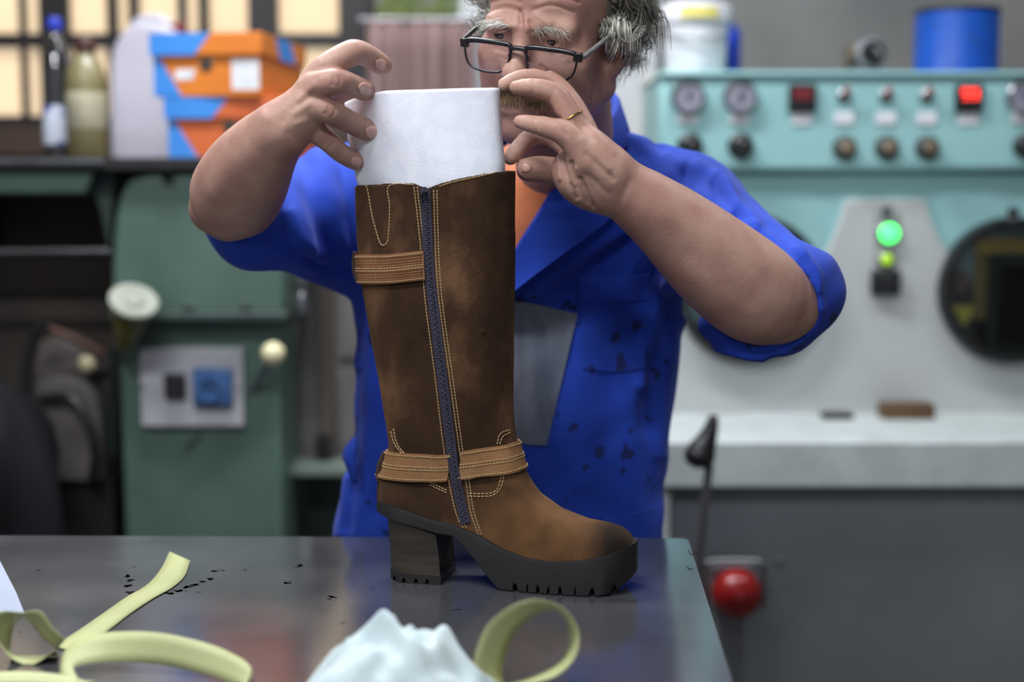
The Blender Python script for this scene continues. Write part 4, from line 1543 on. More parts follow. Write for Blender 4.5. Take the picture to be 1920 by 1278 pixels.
# shadow-dark tread core between the lugs
# --- block heel
hb0 = curve_w([(716, 966), (818, 1002)], -.034)
hb1 = curve_w([(724, 1089), (823, 1097)], -.032)
R = []
for t_ in np.linspace(0, 1, 14):
    ua, ub = hb0[0, 0] * (1 - t_) + hb1[0, 0] * t_, hb0[1, 0] * (1 - t_) + (hb1[1, 0] + .002) * t_
    wa, wb = hb0[0, 1] * (1 - t_), hb0[1, 1] * (1 - t_)
    hw = .0365 - .003 * t_ - .002 * math.sin(math.pi * t_)
    ring = []
    for a in np.linspace(math.pi / 2, 3 * math.pi / 2, 20):
        x = math.cos(a)
        rx = .6 * (ub - ua)
        ring.append((ua + rx * (1 + x), hw * math.copysign(abs(math.sin(a)) ** .55, math.sin(a))))
    ring = [(ub, hw), ] + ring + [(ub, -hw), (ub - .006, -hw * .55), (ub - .006, hw * .55)]
    R.append([bw(u_, v_, np.interp(u_, [ua, ub], [wa, wb]) + .0105 * t_) for u_, v_ in ring])
obj('heel_block', MB().rings(R), M_heel, boot, smooth=40)
# heel lift with grooves
lift = MB()
ua, ub = hb1[0, 0], hb1[1, 0] + .002
xs = np.linspace(ua - .001, ub + .0005, 10)
gu = [bl(px, 1092, -.032)[0] for px in (738, 758, 780, 801)]
us2 = sorted(list(np.linspace(ua - .001, ub + .0005, 26)) + [g + d for g in gu for d in (-.003, -.0012, .0012, .003)])
R = []
for u_ in us2:
    s = (u_ - ua) / (ub - ua)
    h = .0332 * max(.35, math.sqrt(max(0, 1 - ((.3 - min(max(s, 0), .3)) / .31) ** 2)))
    wb = .0 + (.006 if min(abs(u_ - g) for g in gu) < .002 else 0)
    R.append([bw(u_, v_, w_) for v_, w_ in ((-h, .0108), (-h, wb), (h, wb), (h, .0108))])
obj('heel_lift', lift.rings(R), M_rub, boot, smooth=30)


# --- strips that follow the suede
def strip_on(px_pts, wpx, off, th, n=90, m=5, name='', material=None, par=None):
    c_ = poly_at(px_pts, n)
    t_ = np.gradient(c_, axis=0)
    t_ /= np.linalg.norm(t_, axis=1)[:, None]
    nn_ = np.stack([t_[:, 1], -t_[:, 0]], 1)
    g, no = on_surface(bbvh, c_ + nn_ * wpx / 2, c_ - nn_ * wpx / 2, n, m)
    nm = no.mean(1, keepdims=True)
    nm = nm / np.linalg.norm(nm, axis=2)[..., None]
    return g + nm * off, np.repeat(nm, m, 1), c_


zipc = [(797, 347), (800, 400), (805, 500), (813, 572), (829, 703), (846, 835), (851, 870), (860, 921), (873, 981)]
g, no, zc = strip_on(zipc, 19, .0004, .0009, 120, 6)
# lift the tape over the ankle strap
lift_ = np.exp(-((zc[:, 1] - 878) / 38) ** 4)[:, None, None] * .0022
zp = obj('zip_tape', MB().sheet(g + no * lift_, no, .0009), M_tapez, boot, smooth=60)
m = MB()
ct = poly_at(((g + no * lift_)[:, 2] + (g + no * lift_)[:, 3]) / 2, 178)
cn = np.stack([np.interp(np.linspace(0, 1, 178), np.linspace(0, 1, 120), no[:, 2, k_]) for k_ in range(3)], 1)
for i in range(len(ct) - 1):
    a = nrm(ct[i + 1] - ct[i])
    s_ = np.cross(a, cn[i])
    m.box(ct[i] + cn[i] * .0014 + s_ * (.0007 if i % 2 else -.0007), (1, 1, 1), np.stack([a * .0013, s_ * .0034, cn[i] * .0014], 1))
obj('zip_teeth', m, M_teeth, zp, smooth=0, fix=False, kind='stuff')
p, n_ = g[2, 2], no[2, 2]
a = nrm(g[6, 2] - g[0, 2])
s_ = np.cross(a, n_)
Rm = np.stack([s_, a, n_], 1)
sl = obj('zip_slider', MB().box(p + n_ * .003 + a * .004, (.009, .013, .005), Rm), mat('dark_gunmetal', (34, 32, 38), .35, metal=.8, rgb2=(44, 42, 48), scale=80), zp, bevel=.0015)
pz = cast(bbvh, 791, 372)
pt = MB().box(pz[0] + pz[1] * .0034 + a * .006, (.0085, .022, .0022), Rm)
pt.tube([p + n_ * .006 + a * .002, pz[0] + pz[1] * .006 - a * .004], .0016, 8)
obj('zip_pull', pt, mat('dark_gunmetal_pull', (46, 44, 50), .4, metal=.6, rgb2=(56, 54, 60), scale=80), zp, bevel=.0008)

stitch = MB()


def dash(p0, p1, n0, mb=None, wd=.0009):
    mb = mb if mb is not None else stitch
    a_ = p1 - p0
    L_ = np.linalg.norm(a_)
    if L_ < 1e-5 or L_ > .02:
        return
    a_ /= L_
    s0 = nrm(np.cross(a_, n0))
    mb.box((p0 + p1) / 2 + n0 * .0004, (1, 1, 1), np.stack([a_ * L_, s0 * wd, n0 * .0010], 1))


def seam(px_pts, pitch=6.0, fill=.72, off=.0, lead=(0, 0)):
    p_ = np.asarray(px_pts, float) + np.array(lead)
    L_ = np.linalg.norm(np.diff(p_, axis=0), axis=1).sum()
    n_ = max(2, int(L_ / pitch))
    q_ = poly_at(p_, n_ * 2 + 1)
    for i in range(n_):
        a_, b_ = q_[2 * i], q_[2 * i] + (q_[2 * i + 2] - q_[2 * i]) * fill
        r0, r1 = cast(bbvh, *a_), cast(bbvh, *b_)
        if r0 and r1:
            dash(r0[0] + r0[1] * off, r1[0] + r1[1] * off, r0[1])


zl_ = [(779, 350), (785, 400), (793, 480), (801, 572), (818, 703), (834, 835), (848, 921), (860, 968), (872, 990)]
zr_ = [(816, 356), (818, 430), (821, 502), (827, 572), (845, 703), (863, 835), (868, 866), (877, 907), (885, 958), (900, 1003)]
for dx in (-2.5, 3.5):
    seam(zl_, lead=(dx, 0))
    seam(zr_, lead=(dx, 0))
seam([(671, 348), (687, 348), (698, 403), (711, 450), (718, 460), (728, 448), (731, 387), (730, 348), (778, 346)])
seam([(824, 349), (850, 341), (900, 330), (962, 316)])
for d in (0, 5):
    seam([(731 + d, 808 - d), (738 + d, 832), (752 + d, 850)], lead=(2, 0))
    seam([(937 - d, 832), (943 - d, 817 - d), (958, 810 - d)])
    seam([(806, 908 - d), (839, 924 - d)])
    seam([(880, 929 - d), (900, 930 - d), (924, 928 - d), (939 - d, 914), (945 - d, 890)], pitch=7)


# --- straps wound round the shaft
def hits(phi, w):
    l, r = uL(w), uR(w)
    d = math.cos(phi) * BU_ + math.sin(phi) * BV_
    c_ = bw((l + r) / 2, 0, w)
    h, n_, i, t__ = bbvh.ray_cast(Vector(c_ + d * .3), Vector(-d))
    if h is None:
        return c_ + d * .05, d
    n_ = np.array(n_)
    if n_ @ d < 0:
        n_ = -n_
    return np.array(h), n_


def phi_of(px, py):
    h, _ = cast(bbvh, px, py)
    q = h - BO
    u_, v_, w_ = q @ BU_, q @ BV_, q[2]
    return math.atan2(v_, u_ - (uL(w_) + uR(w_)) / 2) % (2 * math.pi)


def strap(name, ph0, ph1, ytop, ybot, off, th, m, n=44, rows=(0.08, .46, .56, .92), xs_=(180, 225, 260, 280, 315, 350, 380), emb=False, label=None):
    k_ = 7
    g, no = np.zeros((n, k_, 3)), np.zeros((n, k_, 3))
    for i, ph in enumerate(np.linspace(ph0, ph1, n)):
        deg = math.degrees(ph)
        v_ = hb_(.2) * math.sin(ph)
        wt = bl(820, np.interp(deg, xs_, ytop), v_)[1]
        wb = bl(820, np.interp(deg, xs_, ybot), v_)[1]
        for j in range(k_):
            g[i, j], no[i, j] = hits(ph, wt + (wb - wt) * j / (k_ - 1))
    # a strap is stiff: average the normals across, keep it just proud of the suede
    nm = no.mean(1, keepdims=True)
    nm[:, :, 2] *= .3
    nm /= np.linalg.norm(nm, axis=2)[..., None]
    nm = np.repeat(nm, k_, 1)
    g = g + nm * off
    if emb:
        pass
    o_ = obj(name, MB().sheet(g, nm, th), m, boot, smooth=50)
    if label:
        o_['label'] = label
    for rw in rows:
        x = rw * (k_ - 1)
        j = int(x)
        line = g[:, j] * (1 - x + j) + g[:, min(j + 1, k_ - 1)] * (x - j) + nm[:, 0] * th
        L_ = np.linalg.norm(np.diff(line, axis=0), axis=1).sum()
        cnt = max(2, int(L_ / .0036))
        pl_ = poly_at(line, cnt * 2 + 1)
        pn = np.stack([np.interp(np.linspace(0, 1, cnt), np.linspace(0, 1, n), nm[:, 0, k__]) for k__ in range(3)], 1)
        for i in range(cnt):
            dash(pl_[2 * i], pl_[2 * i] + (pl_[2 * i + 2] - pl_[2 * i]) * .72, pn[i])
    return g, nm, o_


pa, pb = phi_of(843, 878), phi_of(863, 872)
yt = (846, 850, 854, 852, 838, 822, 820)
yb = (897, 903, 905, 903, 893, 872, 868)
strap('ankle_strap', math.radians(120), pa, yt, yb, .0008, .0024, M_tan)
strap('ankle_strap', pb, math.radians(400), yt, yb, .0008, .0024, M_tan)
pu = phi_of(797, 500)
gt, nt_, us_ = strap('calf_strap', math.radians(120), pu, (478, 476, 470, 468, 468, 468, 468), (533, 531, 525, 523, 523, 523, 523), .0012, .0026, M_emb, rows=(.08, .47, .56, .93), label='tan calf strap embossed with a woven grain')
# woven grain embossed on the calf strap
em = MB()
for i in range(20, 43):
    for r0, r1 in ((.14, .42), (.62, .88)):
        for t_ in np.linspace(r0, r1, 4):
            x = t_ * 6
            j = int(x)
            for half in (0, .5):
                ii = min(i + half, 42)
                i0 = int(ii)
                f_ = ii - i0
                pA = gt[i0, j] * (1 - x + j) + gt[i0, j + 1] * (x - j)
                pB = gt[i0 + 1, j] * (1 - x + j) + gt[i0 + 1, j + 1] * (x - j)
                c_ = pA * (1 - f_) + pB * f_ + nt_[i0, 0] * .0024
                a_ = nrm(gt[i0 + 1, j] - gt[i0, j])
                b_ = np.array([0, 0, 1.])
                d1, d2 = nrm(a_ * .8 + b_ * .7), nrm(a_ * .7 - b_ * .8)
                em.add([c_ - d1 * .0020, c_ + d2 * .0009, c_ + d1 * .0020, c_ - d2 * .0009, c_ + nt_[i0, 0] * .0012], [(0, 1, 4), (1, 2, 4), (2, 3, 4), (3, 0, 4)])
obj('embossed_grain', em, M_emb, us_, smooth=0, fix=False, kind='stuff')
# leather keeper loops at the back seam
for py0, py1, x in ((472, 530, 672), (846, 900, 722)):
    pts_ = []
    for t_ in np.linspace(0, 1, 10):
        py = py0 + (py1 - py0) * t_
        u_, w_ = bl(x, py)
        pts_.append(bw(uL(w_) - .0035 - .003 * math.sin(math.pi * t_), -.004, w_))
    obj('strap_keeper', MB().tube(pts_, .0032, 8), mat('dark_leather_loop', (58, 38, 28), .6, rgb2=(48, 30, 22), scale=40), boot)
obj('stitching', stitch, M_thread, boot, smooth=0, fix=False, kind='stuff')

# ------------------------------------------------------------------ white foam sheet rolled flat into the shaft
fm = MB()
rows_ = 40
fl_ = curve_w([(649, 150), (649, 190), (654, 260), (670, 335), (684, 380), (690, 460)])
fr_ = curve_w([(935, 150), (937, 200), (941, 260), (946, 305), (944, 380), (940, 460)])
ft = curve_w([(640, 192), (690, 180), (740, 171), (850, 166), (950, 162)], -.02)
wbot = bl(800, 425)[1]
Ro, Ri = [], []
K = 72
for i in range(rows_ + 1):
    t_ = i / rows_
    ro, ri = [], []
    for j in range(K):
        a = 2 * math.pi * j / K
        ca, sa = math.cos(a), math.sin(a)
        sx_, sy_ = math.copysign(abs(ca) ** .75, ca), math.copysign(abs(sa) ** .62, sa)
        # height first (rim slants), then width at that height
        w_top = np.interp(np.interp(ca, [-1, 1], [fl_[0, 0], fr_[0, 0]]), ft[:, 0], ft[:, 1]) - (.003 if sa > 0 else 0)
        w_ = wbot + (w_top - wbot) * t_
        l, r = np.interp(w_, fl_[::-1, 1], fl_[::-1, 0]), np.interp(w_, fr_[::-1, 1], fr_[::-1, 0])
        b_ = .026 + .004 * math.sin(3 * ca + 2 * t_)
        for lst, ins in ((ro, 0), (ri, .0045)):
            lst.append(bw((l + r) / 2 + sx_ * ((r - l) / 2 - ins), sy_ * (b_ - ins) + .001 * math.sin(9 * ca + 7 * t_), w_))
    Ro.append(ro)
    Ri.append(ri)
fm.rings(Ro + Ri[::-1], cap=False, closed=True)
M_foam = mat('white_foam', (232, 233, 243), .7, rgb2=(222, 224, 236), scale=60, bump=.22, bscale=600, sss=.15, spec=.4)
fo = obj('foam_sheet', fm, M_foam, None, origin=bw(bl(800, 425)[0], 0, wbot), smooth=180)
tag(fo, 'white foam sheet rolled flat and pushed into the top of the brown boot', 'foam sheet')
# ------------------------------------------------------------------ the man
M_skin = mat('skin', (184, 146, 130), .5, rgb2=(166, 122, 110), scale=22, detail=5, bump=.2, bscale=420, sss=.12, spec=.35)
person = thing('person', 'grey haired person in blue work smock bending over the boot, holding foam', 'person', (-0.02, 1.97, 0))


def J(px, py, Y, rpx):
    return P(px, py, Y), M(rpx, Y)


def chainp(js, k=.008, flat=None):
    return chain([J(*j) for j in js], k, flat)


def finger(js, k=.003):
    n_ = len(js)
    return chain([J(x, y, Y, r * (.98 if i < 1 else .945)) for i, (x, y, Y, r) in enumerate(js)], k)


# --- head in its own frame: x to the right of the photo, y to the back, z up
def rot(ax, deg):
    return np.array(Matrix.Rotation(math.radians(deg), 3, ax))


HR = rot('Z', -24) @ rot('Y', 9) @ rot('X', 13)
HT = P(990, 70, 1.645) - HR @ np.array([0, -.078, 0])


def hw(x, y, z):
    return HT + HR @ np.array([x, y, z], float)


def hcone(a, b, ra, rb, k, op='u'):
    return cone(hw(*a), hw(*b), ra, rb, k, op=op)


def hball(c, r, k, op='u', R=None):
    return ball(hw(*c), r, k, op, HR if R is None else HR @ R)


neck_base = P(1062, 335, 1.88)
body = [hball((0, .018, .045), (.076, .096, .086), .02),
        hball((0, -.04, .042), (.060, .046, .050), .03),
        hball((0, -.030, -.035), (.062, .062, .078), .03),
        hball((0, -.070, -.064), (.031, .024, .031), .022),
        hball((0, -.070, -.106), (.025, .022, .020), .022)]
for s in (-1, 1):
    body += [hball((s * .044, -.060, -.024), (.024, .021, .021), .025),
             hball((s * .044, -.042, -.066), (.023, .030, .034), .03),
             hcone((s * .056, .010, -.062), (s * .020, -.062, -.104), .020, .020, .025),
             hcone((s * .011, -.0875, .0125), (s * .046, -.073, .0125), .0105, .0105, .012),
             hball((s * .033, -.098, -.001), (.018, .015, .0125), .012, 's'),
             hball((s * .032, -.0745, .001), (.0160, .0140, .0135), .006),
             hcone((s * .024, -.0895, -.0008), (s * .040, -.0865, -.0016), .0036, .0028, .0015, 's')]
body += [hcone((0, -.084, .008), (0, -.110, -.034), .0085, .0125, .012),
         hball((0, -.1115, -.037), (.0125, .0115, .0105), .008)]
for s in (-1, 1):
    body += [hball((s * .0135, -.100, -.040), (.0085, .0115, .0085), .007),
             hball((s * .0065, -.107, -.0485), (.004, .005, .004), .003, 's'),
             hball((s * .077, .018, -.012), (.010, .021, .031), .008, R=rot('Z', s * 22)),
             hball((s * .086, .012, -.010), (.008, .012, .017), .006, 's'),
             hball((s * .074, .006, -.040), (.008, .010, .010), .008)]
body += [hcone((-.022, -.0885, -.074), (.022, -.0885, -.074), .0055, .0055, .008),
         hcone((-.020, -.0895, -.082), (.020, -.0895, -.082), .0065, .0065, .008),
         hcone((-.025, -.0965, -.0775), (.025, -.0965, -.0775), .0025, .0025, .004, 's'),
         cone(hw(0, .026, -.05), neck_base, .056, .066, .03),
         cone(hw(0, -.02, -.09), P(1040, 345, 1.84), .035, .04, .03)]

# --- chest and shoulders under the clothes
body += [cone(P(1062, 360, 1.90), P(1020, 450, 1.93), .06, .05, .05), cone(neck_base, P(1262, 425, 1.90), .035, .032, .03), cone(neck_base, P(640, 425, 1.91), .035, .032, .03)]

# --- his right arm (left in the photo)
fr_arm = [(527, 240, 1.535, 41), (488, 285, 1.57, 55), (461, 328, 1.61, 69), (441, 366, 1.66, 73)]
body += chainp(fr_arm, .02)
body += chainp([(441, 366, 1.66, 73), (430, 384, 1.69, 62)], .02)
body += [cone(P(436, 388, 1.70), P(640, 430, 1.92), .036, .034, .02), ball(P(386, 396, 1.675), .016, .02)]
# hand
F = .010
wr_ = (527, 238, 1.535, 36)
body += [cone(J(527, 236, 1.535, 40)[0], J(588, 160, 1.525, 30)[0], M(36, 1.53), M(25, 1.53), .02),
         cone(J(535, 245, 1.535, 38)[0], J(578, 205, 1.525, 30)[0], M(36, 1.53), M(27, 1.53), .02),
         cone(J(545, 235, 1.54, 38)[0], J(580, 228, 1.54, 26)[0], M(30, 1.53), M(25, 1.53), .015)]
fingers_r = {
    'index': [(588, 152, 1.535, 27), (612, 126, 1.53, 25), (655, 101, 1.54, 24.5), (672, 98, 1.55, 22.5), (695, 108, 1.565, 20.5), (717, 123, 1.58, 19.5)],
    'middle': [(585, 170, 1.525, 28), (606, 158, 1.515, 26), (632, 153, 1.515, 24.5), (664, 162, 1.54, 21), (686, 170, 1.562, 19.5)],
    'ring': [(577, 192, 1.525, 27), (596, 200, 1.52, 25), (619, 210, 1.522, 23.5), (659, 230, 1.55, 21), (696, 247, 1.572, 20)],
    'pinky': [(572, 226, 1.54, 25), (592, 245, 1.54, 22), (617, 266, 1.545, 19.5), (640, 287, 1.56, 18), (670, 304, 1.578, 17)],
    'thumb': [(548, 205, 1.55, 32), (598, 160, 1.60, 25), (634, 172, 1.645, 22), (668, 205, 1.672, 20)]}
for nm, js in fingers_r.items():
    body += finger(js)
# --- his left arm (right in the photo)
fl_arm = [(1165, 352, 1.56, 46), (1215, 386, 1.57, 50), (1268, 427, 1.585, 61), (1334, 486, 1.60, 75), (1416, 550, 1.62, 81), (1460, 573, 1.635, 62)]
body += chainp(fl_arm, .02)
body += [cone(P(1456, 568, 1.645), P(1262, 425, 1.90), .040, .034, .02), ball(P(1500, 588, 1.63), .015, .02)]
body += chainp([(1165, 352, 1.56, 46), (1125, 312, 1.55, 42), (1096, 268, 1.545, 31)], .012)
body += chainp([(1165, 355, 1.56, 44), (1118, 348, 1.56, 42), (1085, 331, 1.56, 41), (1062, 312, 1.562, 22)], .010)
body += chainp([(1140, 320, 1.545, 40), (1100, 298, 1.535, 31)], .012)
fingers_l = {
    'pinky': [(1098, 250, 1.57, 25), (1072, 192, 1.578, 19), (1037, 153, 1.585, 17), (1004, 146, 1.585, 16.5), (975, 147, 1.583, 15.5), (946, 158, 1.578, 13.5)],
    'ring': [(1096, 265, 1.55, 27), (1068, 217, 1.548, 22.5), (1043, 178, 1.55, 20), (1003, 164, 1.552, 17), (968, 164, 1.56, 14)],
    'middle': [(1100, 298, 1.535, 30), (1072, 262, 1.53, 25), (1048, 244, 1.53, 23), (1009, 235, 1.54, 17.5), (975, 228, 1.552, 13.5)],
    'index': [(1098, 300, 1.56, 26), (1040, 258, 1.585, 19), (1002, 253, 1.59, 17), (975, 275, 1.585, 16.5), (957, 296, 1.578, 14.5)],
    'thumb': [(1105, 345, 1.575, 38), (1062, 326, 1.59, 27), (1020, 317, 1.588, 24.5), (990, 318, 1.58, 23.5)]}
for nm, js in fingers_l.items():
    body += finger(js)

lo = np.array([P(330, 700, 1.75)[0], 1.44, P(960, 720, 1.62)[2]])
hi = np.array([P(1570, 600, 1.65)[0], 2.05, HT[2] + .16])
pv_, pq_ = surfnet(body, lo, hi, .0020, 2)

# skin folds, tendons, knuckle creases, wrinkles of the brow
st_ = []


def crease(px, d=-.0006, w=2.2):
    st_.append((px, w, d))


# right hand knuckles
for c_, a_ in (((619, 209), 2.1), ((630, 152), 1.75), ((617, 266), 2.25)):
    for k_ in (-7, -1, 6):
        t_ = np.array([math.cos(a_ - math.pi / 2), math.sin(a_ - math.pi / 2)])
        n_ = np.array([math.cos(a_), math.sin(a_)])
        q_ = np.array(c_) + t_ * k_
        crease([q_ - n_ * 9, q_ + t_ * 2, q_ + n_ * 9], -.0009, 2.8)
for c_, a_ in (((659, 230), 2.1), ((664, 162), 1.8), ((640, 287), 2.25)):
    for k_ in (-3, 3):
        t_ = np.array([math.cos(a_ - math.pi / 2), math.sin(a_ - math.pi / 2)])
        n_ = np.array([math.cos(a_), math.sin(a_)])
        q_ = np.array(c_) + t_ * k_
        crease([q_ - n_ * 8, q_ + n_ * 8], -.0006, 2.6)
st_ += [([(588, 160), (560, 185)], 7, .0012), ([(580, 195), (552, 212)], 7, .0010), ([(576, 226), (556, 232)], 6, .0008), ([(585, 178), (560, 198)], 5, -.0008),
        ([(498, 220)], 12, .002), ([(600, 118), (560, 152)], 9, .001), ([(545, 205), (530, 225)], 8, -.0008), ([(560, 262), (545, 250)], 9, -.0008)]
# left hand: fold of the thumb web, tendons, wrist
for d_, pts in ((-.0022, [(1058, 300), (1066, 335), (1078, 372)]), (.0016, [(1047, 295), (1050, 335)]), (.0014, [(1063, 300), (1070, 340)]), (-.0018, [(1072, 305), (1082, 345), (1100, 380)]),
                (.0012, [(1080, 315), (1088, 345)]), (-.0030, [(1088, 335), (1100, 360), (1112, 388)]), (-.0016, [(1078, 352), (1085, 370)])):
    st_.append((pts, 3.6, d_))
st_ += [([(1092, 262), (1140, 316)], 7, .0012), ([(1100, 290), (1150, 335)], 6, -.0012), ([(1082, 228), (1112, 262)], 4, -.0012), ([(1105, 230), (1150, 285)], 6, .0008),
        ([(1056, 244), (1062, 252)], 5, -.0010), ([(1100, 328), (1118, 340)], 5, -.0012), ([(1120, 345), (1140, 362)], 5, -.0008), ([(1030, 216), (1056, 226), (1064, 236)], 4, -.0012),
        ([(1001, 150), (1000, 176)], 2.4, -.0006), ([(1042, 163), (1030, 190)], 2.4, -.0006), ([(1008, 220), (1006, 250)], 2.4, -.0006), ([(1180, 340), (1160, 385)], 6, -.0006)]
st_ += [([(1250, 395), (1330, 440), (1420, 500)], 26, .0016), ([(1300, 480), (1400, 560)], 24, -.0012), ([(430, 300), (400, 360)], 20, .001)]
st_ = [(a, w_, h * 1.15) for a, w_, h in st_]
pv_ = sculpt(pv_, pq_, st_, ymax=1.66)
fw = []
for pts in ([(915, 22), (945, 14), (975, 20)], [(1000, 18), (1035, 10), (1075, 22)], [(912, 6), (950, -2), (975, 4)], [(1005, 0), (1045, -8), (1085, 4)]):
    fw.append((pts, 3.5, -.0014))
fw += [([(974, 22), (978, 44)], 3.5, -.0026), ([(994, 40), (1000, 60)], 4.0, -.0035), ([(986, 25), (988, 55)], 5, .0018), ([(1008, 30), (1030, 44)], 7, .0022), ([(925, 44), (965, 50)], 6, .002),
       ([(930, 92), (955, 100)], 3, -.0012), ([(935, 104), (952, 112)], 3, -.0010), ([(1045, 98), (1070, 92)], 3, -.0014), ([(1055, 108), (1080, 98)], 3, -.0012), ([(1060, 104)], 12, .002), ([(935, 100)], 10, .0016),
       ([(1015, 125), (1045, 160), (1055, 190)], 5, -.0022), ([(935, 130), (925, 160)], 4, -.0016), ([(1095, 130), (1110, 190)], 9, .0015), ([(1120, 140), (1105, 215)], 6, -.0015)]
pv_ = sculpt(pv_, pq_, fw, ymin=1.58, ymax=1.80)
body_o = qmesh('body', pv_, pq_, M_skin, person)
pbvh = bvh_of(pv_, pq_)

# --- fingernails
M_nail = mat('fingernail', (208, 164, 152), .3, rgb2=(200, 152, 142), scale=80, coat=.2)


def nail(px, py, ang, L, W):
    t_ = np.array([math.cos(ang), math.sin(ang)])
    n_ = np.array([-t_[1], t_[0]])
    N, Rr = 7, 5
    g, no = np.zeros((N, Rr, 3)), np.zeros((N, Rr, 3))
    for i, a in enumerate(np.linspace(-1, 1, N)):
        wd = W * (1 - .22 * abs(a) ** 3)
        if a < 0:
            wd = W * math.sqrt(max(.25, 1 - .75 * abs(a) ** 2.5))
        for j, b in enumerate(np.linspace(-1, 1, Rr)):
            bend = .12 * L * (b * b)
            q_ = np.array([px, py]) + t_ * (a * L - (bend if a > 0 else -bend)) + n_ * b * wd
            r = cast(pbvh, *q_)
            if r is None:
                return
            g[i, j], no[i, j] = r
    nm = no.mean((0, 1))
    nm = nm / np.linalg.norm(nm)
    # a nail is stiffer than the pad: flatten it a little
    g = g + nm * .0003
    obj('fingernail', MB().sheet(g, np.broadcast_to(nm, g.shape), .0007), M_nail, person, smooth=180)


nail(684, 166, .28, 13, 12.5)
nail(698, 248, .40, 14, 12.5)
nail(668, 303, .62, 10.5, 10)
nail(713, 120, .55, 10, 10)
M_nail = mat('shaded_thumbnail', (176, 132, 120), .35, rgb2=(166, 122, 112), scale=80)  # darker copy of the nail material, the thumb's shade put into its colour
nail(987, 314, 3.1, 10, 10)

# --- eyes
M_eye = mat('eye_white', (190, 176, 172), .3, rgb2=(178, 160, 156), scale=60)
M_iris = mat('dark_iris', (48, 36, 30), .1, rgb2=(30, 24, 22), scale=300, coat=1.0)
for s in (-1, 1):
    e = obj('eyeball', MB().sphere(hw(s * .032, -.0740, .0008), .0122, 20), M_eye, person, smooth=180)
    d_ = nrm(HR @ np.array([-.12 * 1, -1, -.05]))
    obj('iris', MB().lathe(hw(s * .032, -.0740, .0008) + d_ * .0106, [(.0068, 0), (.0064, .0014), (.003, .0021)], axis=d_, seg=20), M_iris, e, smooth=180)


# --- hair, brows and moustache: tapered strands
def strands(name, roots, m, seg=9, kind=True, par=None):
    V, Fq = [], []
    n0 = 0
    for pts, r in roots:
        pts = np.asarray(pts)
        T = np.gradient(pts, axis=0)
        T /= np.linalg.norm(T, axis=1)[:, None] + 1e-9
        u = np.cross(T, np.array([.3, .5, .8]))
        u /= np.linalg.norm(u, axis=1)[:, None] + 1e-9
        w_ = np.cross(T, u)
        k_ = len(pts)
        rad = r * np.clip(np.minimum(1.0, 2.2 * (1 - np.linspace(0, 1, k_)) + .12), .1, 1)
        ring = np.stack([pts + rad[:, None] * (math.cos(a) * u + math.sin(a) * w_) for a in (0, 2.094, 4.189)], 1)
        V.append(ring.reshape(-1, 3))
        idx = n0 + np.arange(k_ * 3).reshape(k_, 3)
        for j in range(3):
            jj = (j + 1) % 3
            Fq.append(np.stack([idx[:-1, j], idx[:-1, jj], idx[1:, jj], idx[1:, j]], 1))
        n0 += k_ * 3
    o_ = qmesh(name, np.concatenate(V), np.concatenate(Fq), m, par or person)
    if kind:
        o_['kind'] = 'stuff'
    return o_


def curl(root, d, L, rad, turns, grav=.5, n=14):
    d = nrm(d)
    a = nrm(np.cross(d, RNG.normal(size=3)))
    b = np.cross(d, a)
    ph = RNG.uniform(0, 6.28)
    t_ = np.linspace(0, 1, n)
    base = root + np.outer(t_ * L, d) + np.outer(t_ ** 2 * L * grav, (0, 0, -1.))
    amp = rad * np.minimum(1, t_ * 2.2)
    return base + np.outer(amp * np.cos(ph + turns * 6.28 * t_), a) + np.outer(amp * np.sin(ph + turns * 6.28 * t_), b) - np.outer(amp * 0 + rad * 0, a)


M_hair = mat('grey_hair', (206, 202, 190), .45, rgb2=(150, 146, 136), scale=70, spec=.5, lo=.38, hi=.62)
M_hairl = mat('silver_hair', (226, 222, 212), .4, rgb2=(180, 176, 166), scale=60, spec=.6)
roots, roots2, roots3 = [], [], []
cc_, cr = np.array([0, .018, .045]), np.array([.076, .096, .086])
locks = []
for i in range(230):
    v_ = nrm(RNG.normal(size=3))
    p_ = cc_ + v_ * cr
    side = abs(v_[0])
    if p_[1] < -.030 or p_[2] < -.03:
        continue
    if p_[1] < .0 and side < .80 and p_[2] < .10:
        continue
    locks.append((p_, v_))
# extra locks at the temples and over the ears
for s in (-1, 1):
    for i in range(60):
        z = RNG.uniform(-.018, .085)
        y = RNG.uniform(-.022 if z > -.01 else .0, .075)
        x = .076 * math.sqrt(max(.1, 1 - ((y - .018) / .096) ** 2 - ((z - .045) / .1) ** 2))
        locks.append((np.array([s * x, y, z]), nrm(np.array([s, .25, .1]))))
for p_, v_ in locks:
    out = nrm(v_ + RNG.normal(size=3) * .35 + np.array([0, .15, .05]))
    Lk = RNG.uniform(.022, .046)
    rad, turns, gr_k = RNG.uniform(.0075, .0125), RNG.uniform(1.4, 2.5), RNG.uniform(.2, .8)
    tone = RNG.choice(3, p=[.45, .35, .2])
    a0 = RNG.uniform(0, 6.28)
    d = HR @ nrm(out + np.array([0, .25, -.15]))
    a = nrm(np.cross(d, RNG.normal(size=3)))
    b = np.cross(d, a)
    t_ = np.linspace(0, 1, 26)
    root = hw(*(p_ * .985))
    for k_ in range(15):
        off = RNG.normal(size=3) * .0030
        spread = RNG.normal(size=3) * .0025
        ph = a0 + RNG.normal() * .12
        amp = rad * np.minimum(1, t_ * 2)
        pts = root + off + np.outer(t_ * Lk * RNG.uniform(.8, 1.1), d) + np.outer(t_ ** 2 * Lk * gr_k, (0, 0, -1.)) + np.outer(t_, spread)
        pts = pts + np.outer(amp * (np.cos(ph + turns * 6.28 * t_) - math.cos(ph)), a) + np.outer(amp * (np.sin(ph + turns * 6.28 * t_) - math.sin(ph)), b)
        (roots, roots2, roots3)[tone].append((pts, RNG.uniform(.0007, .0013)))
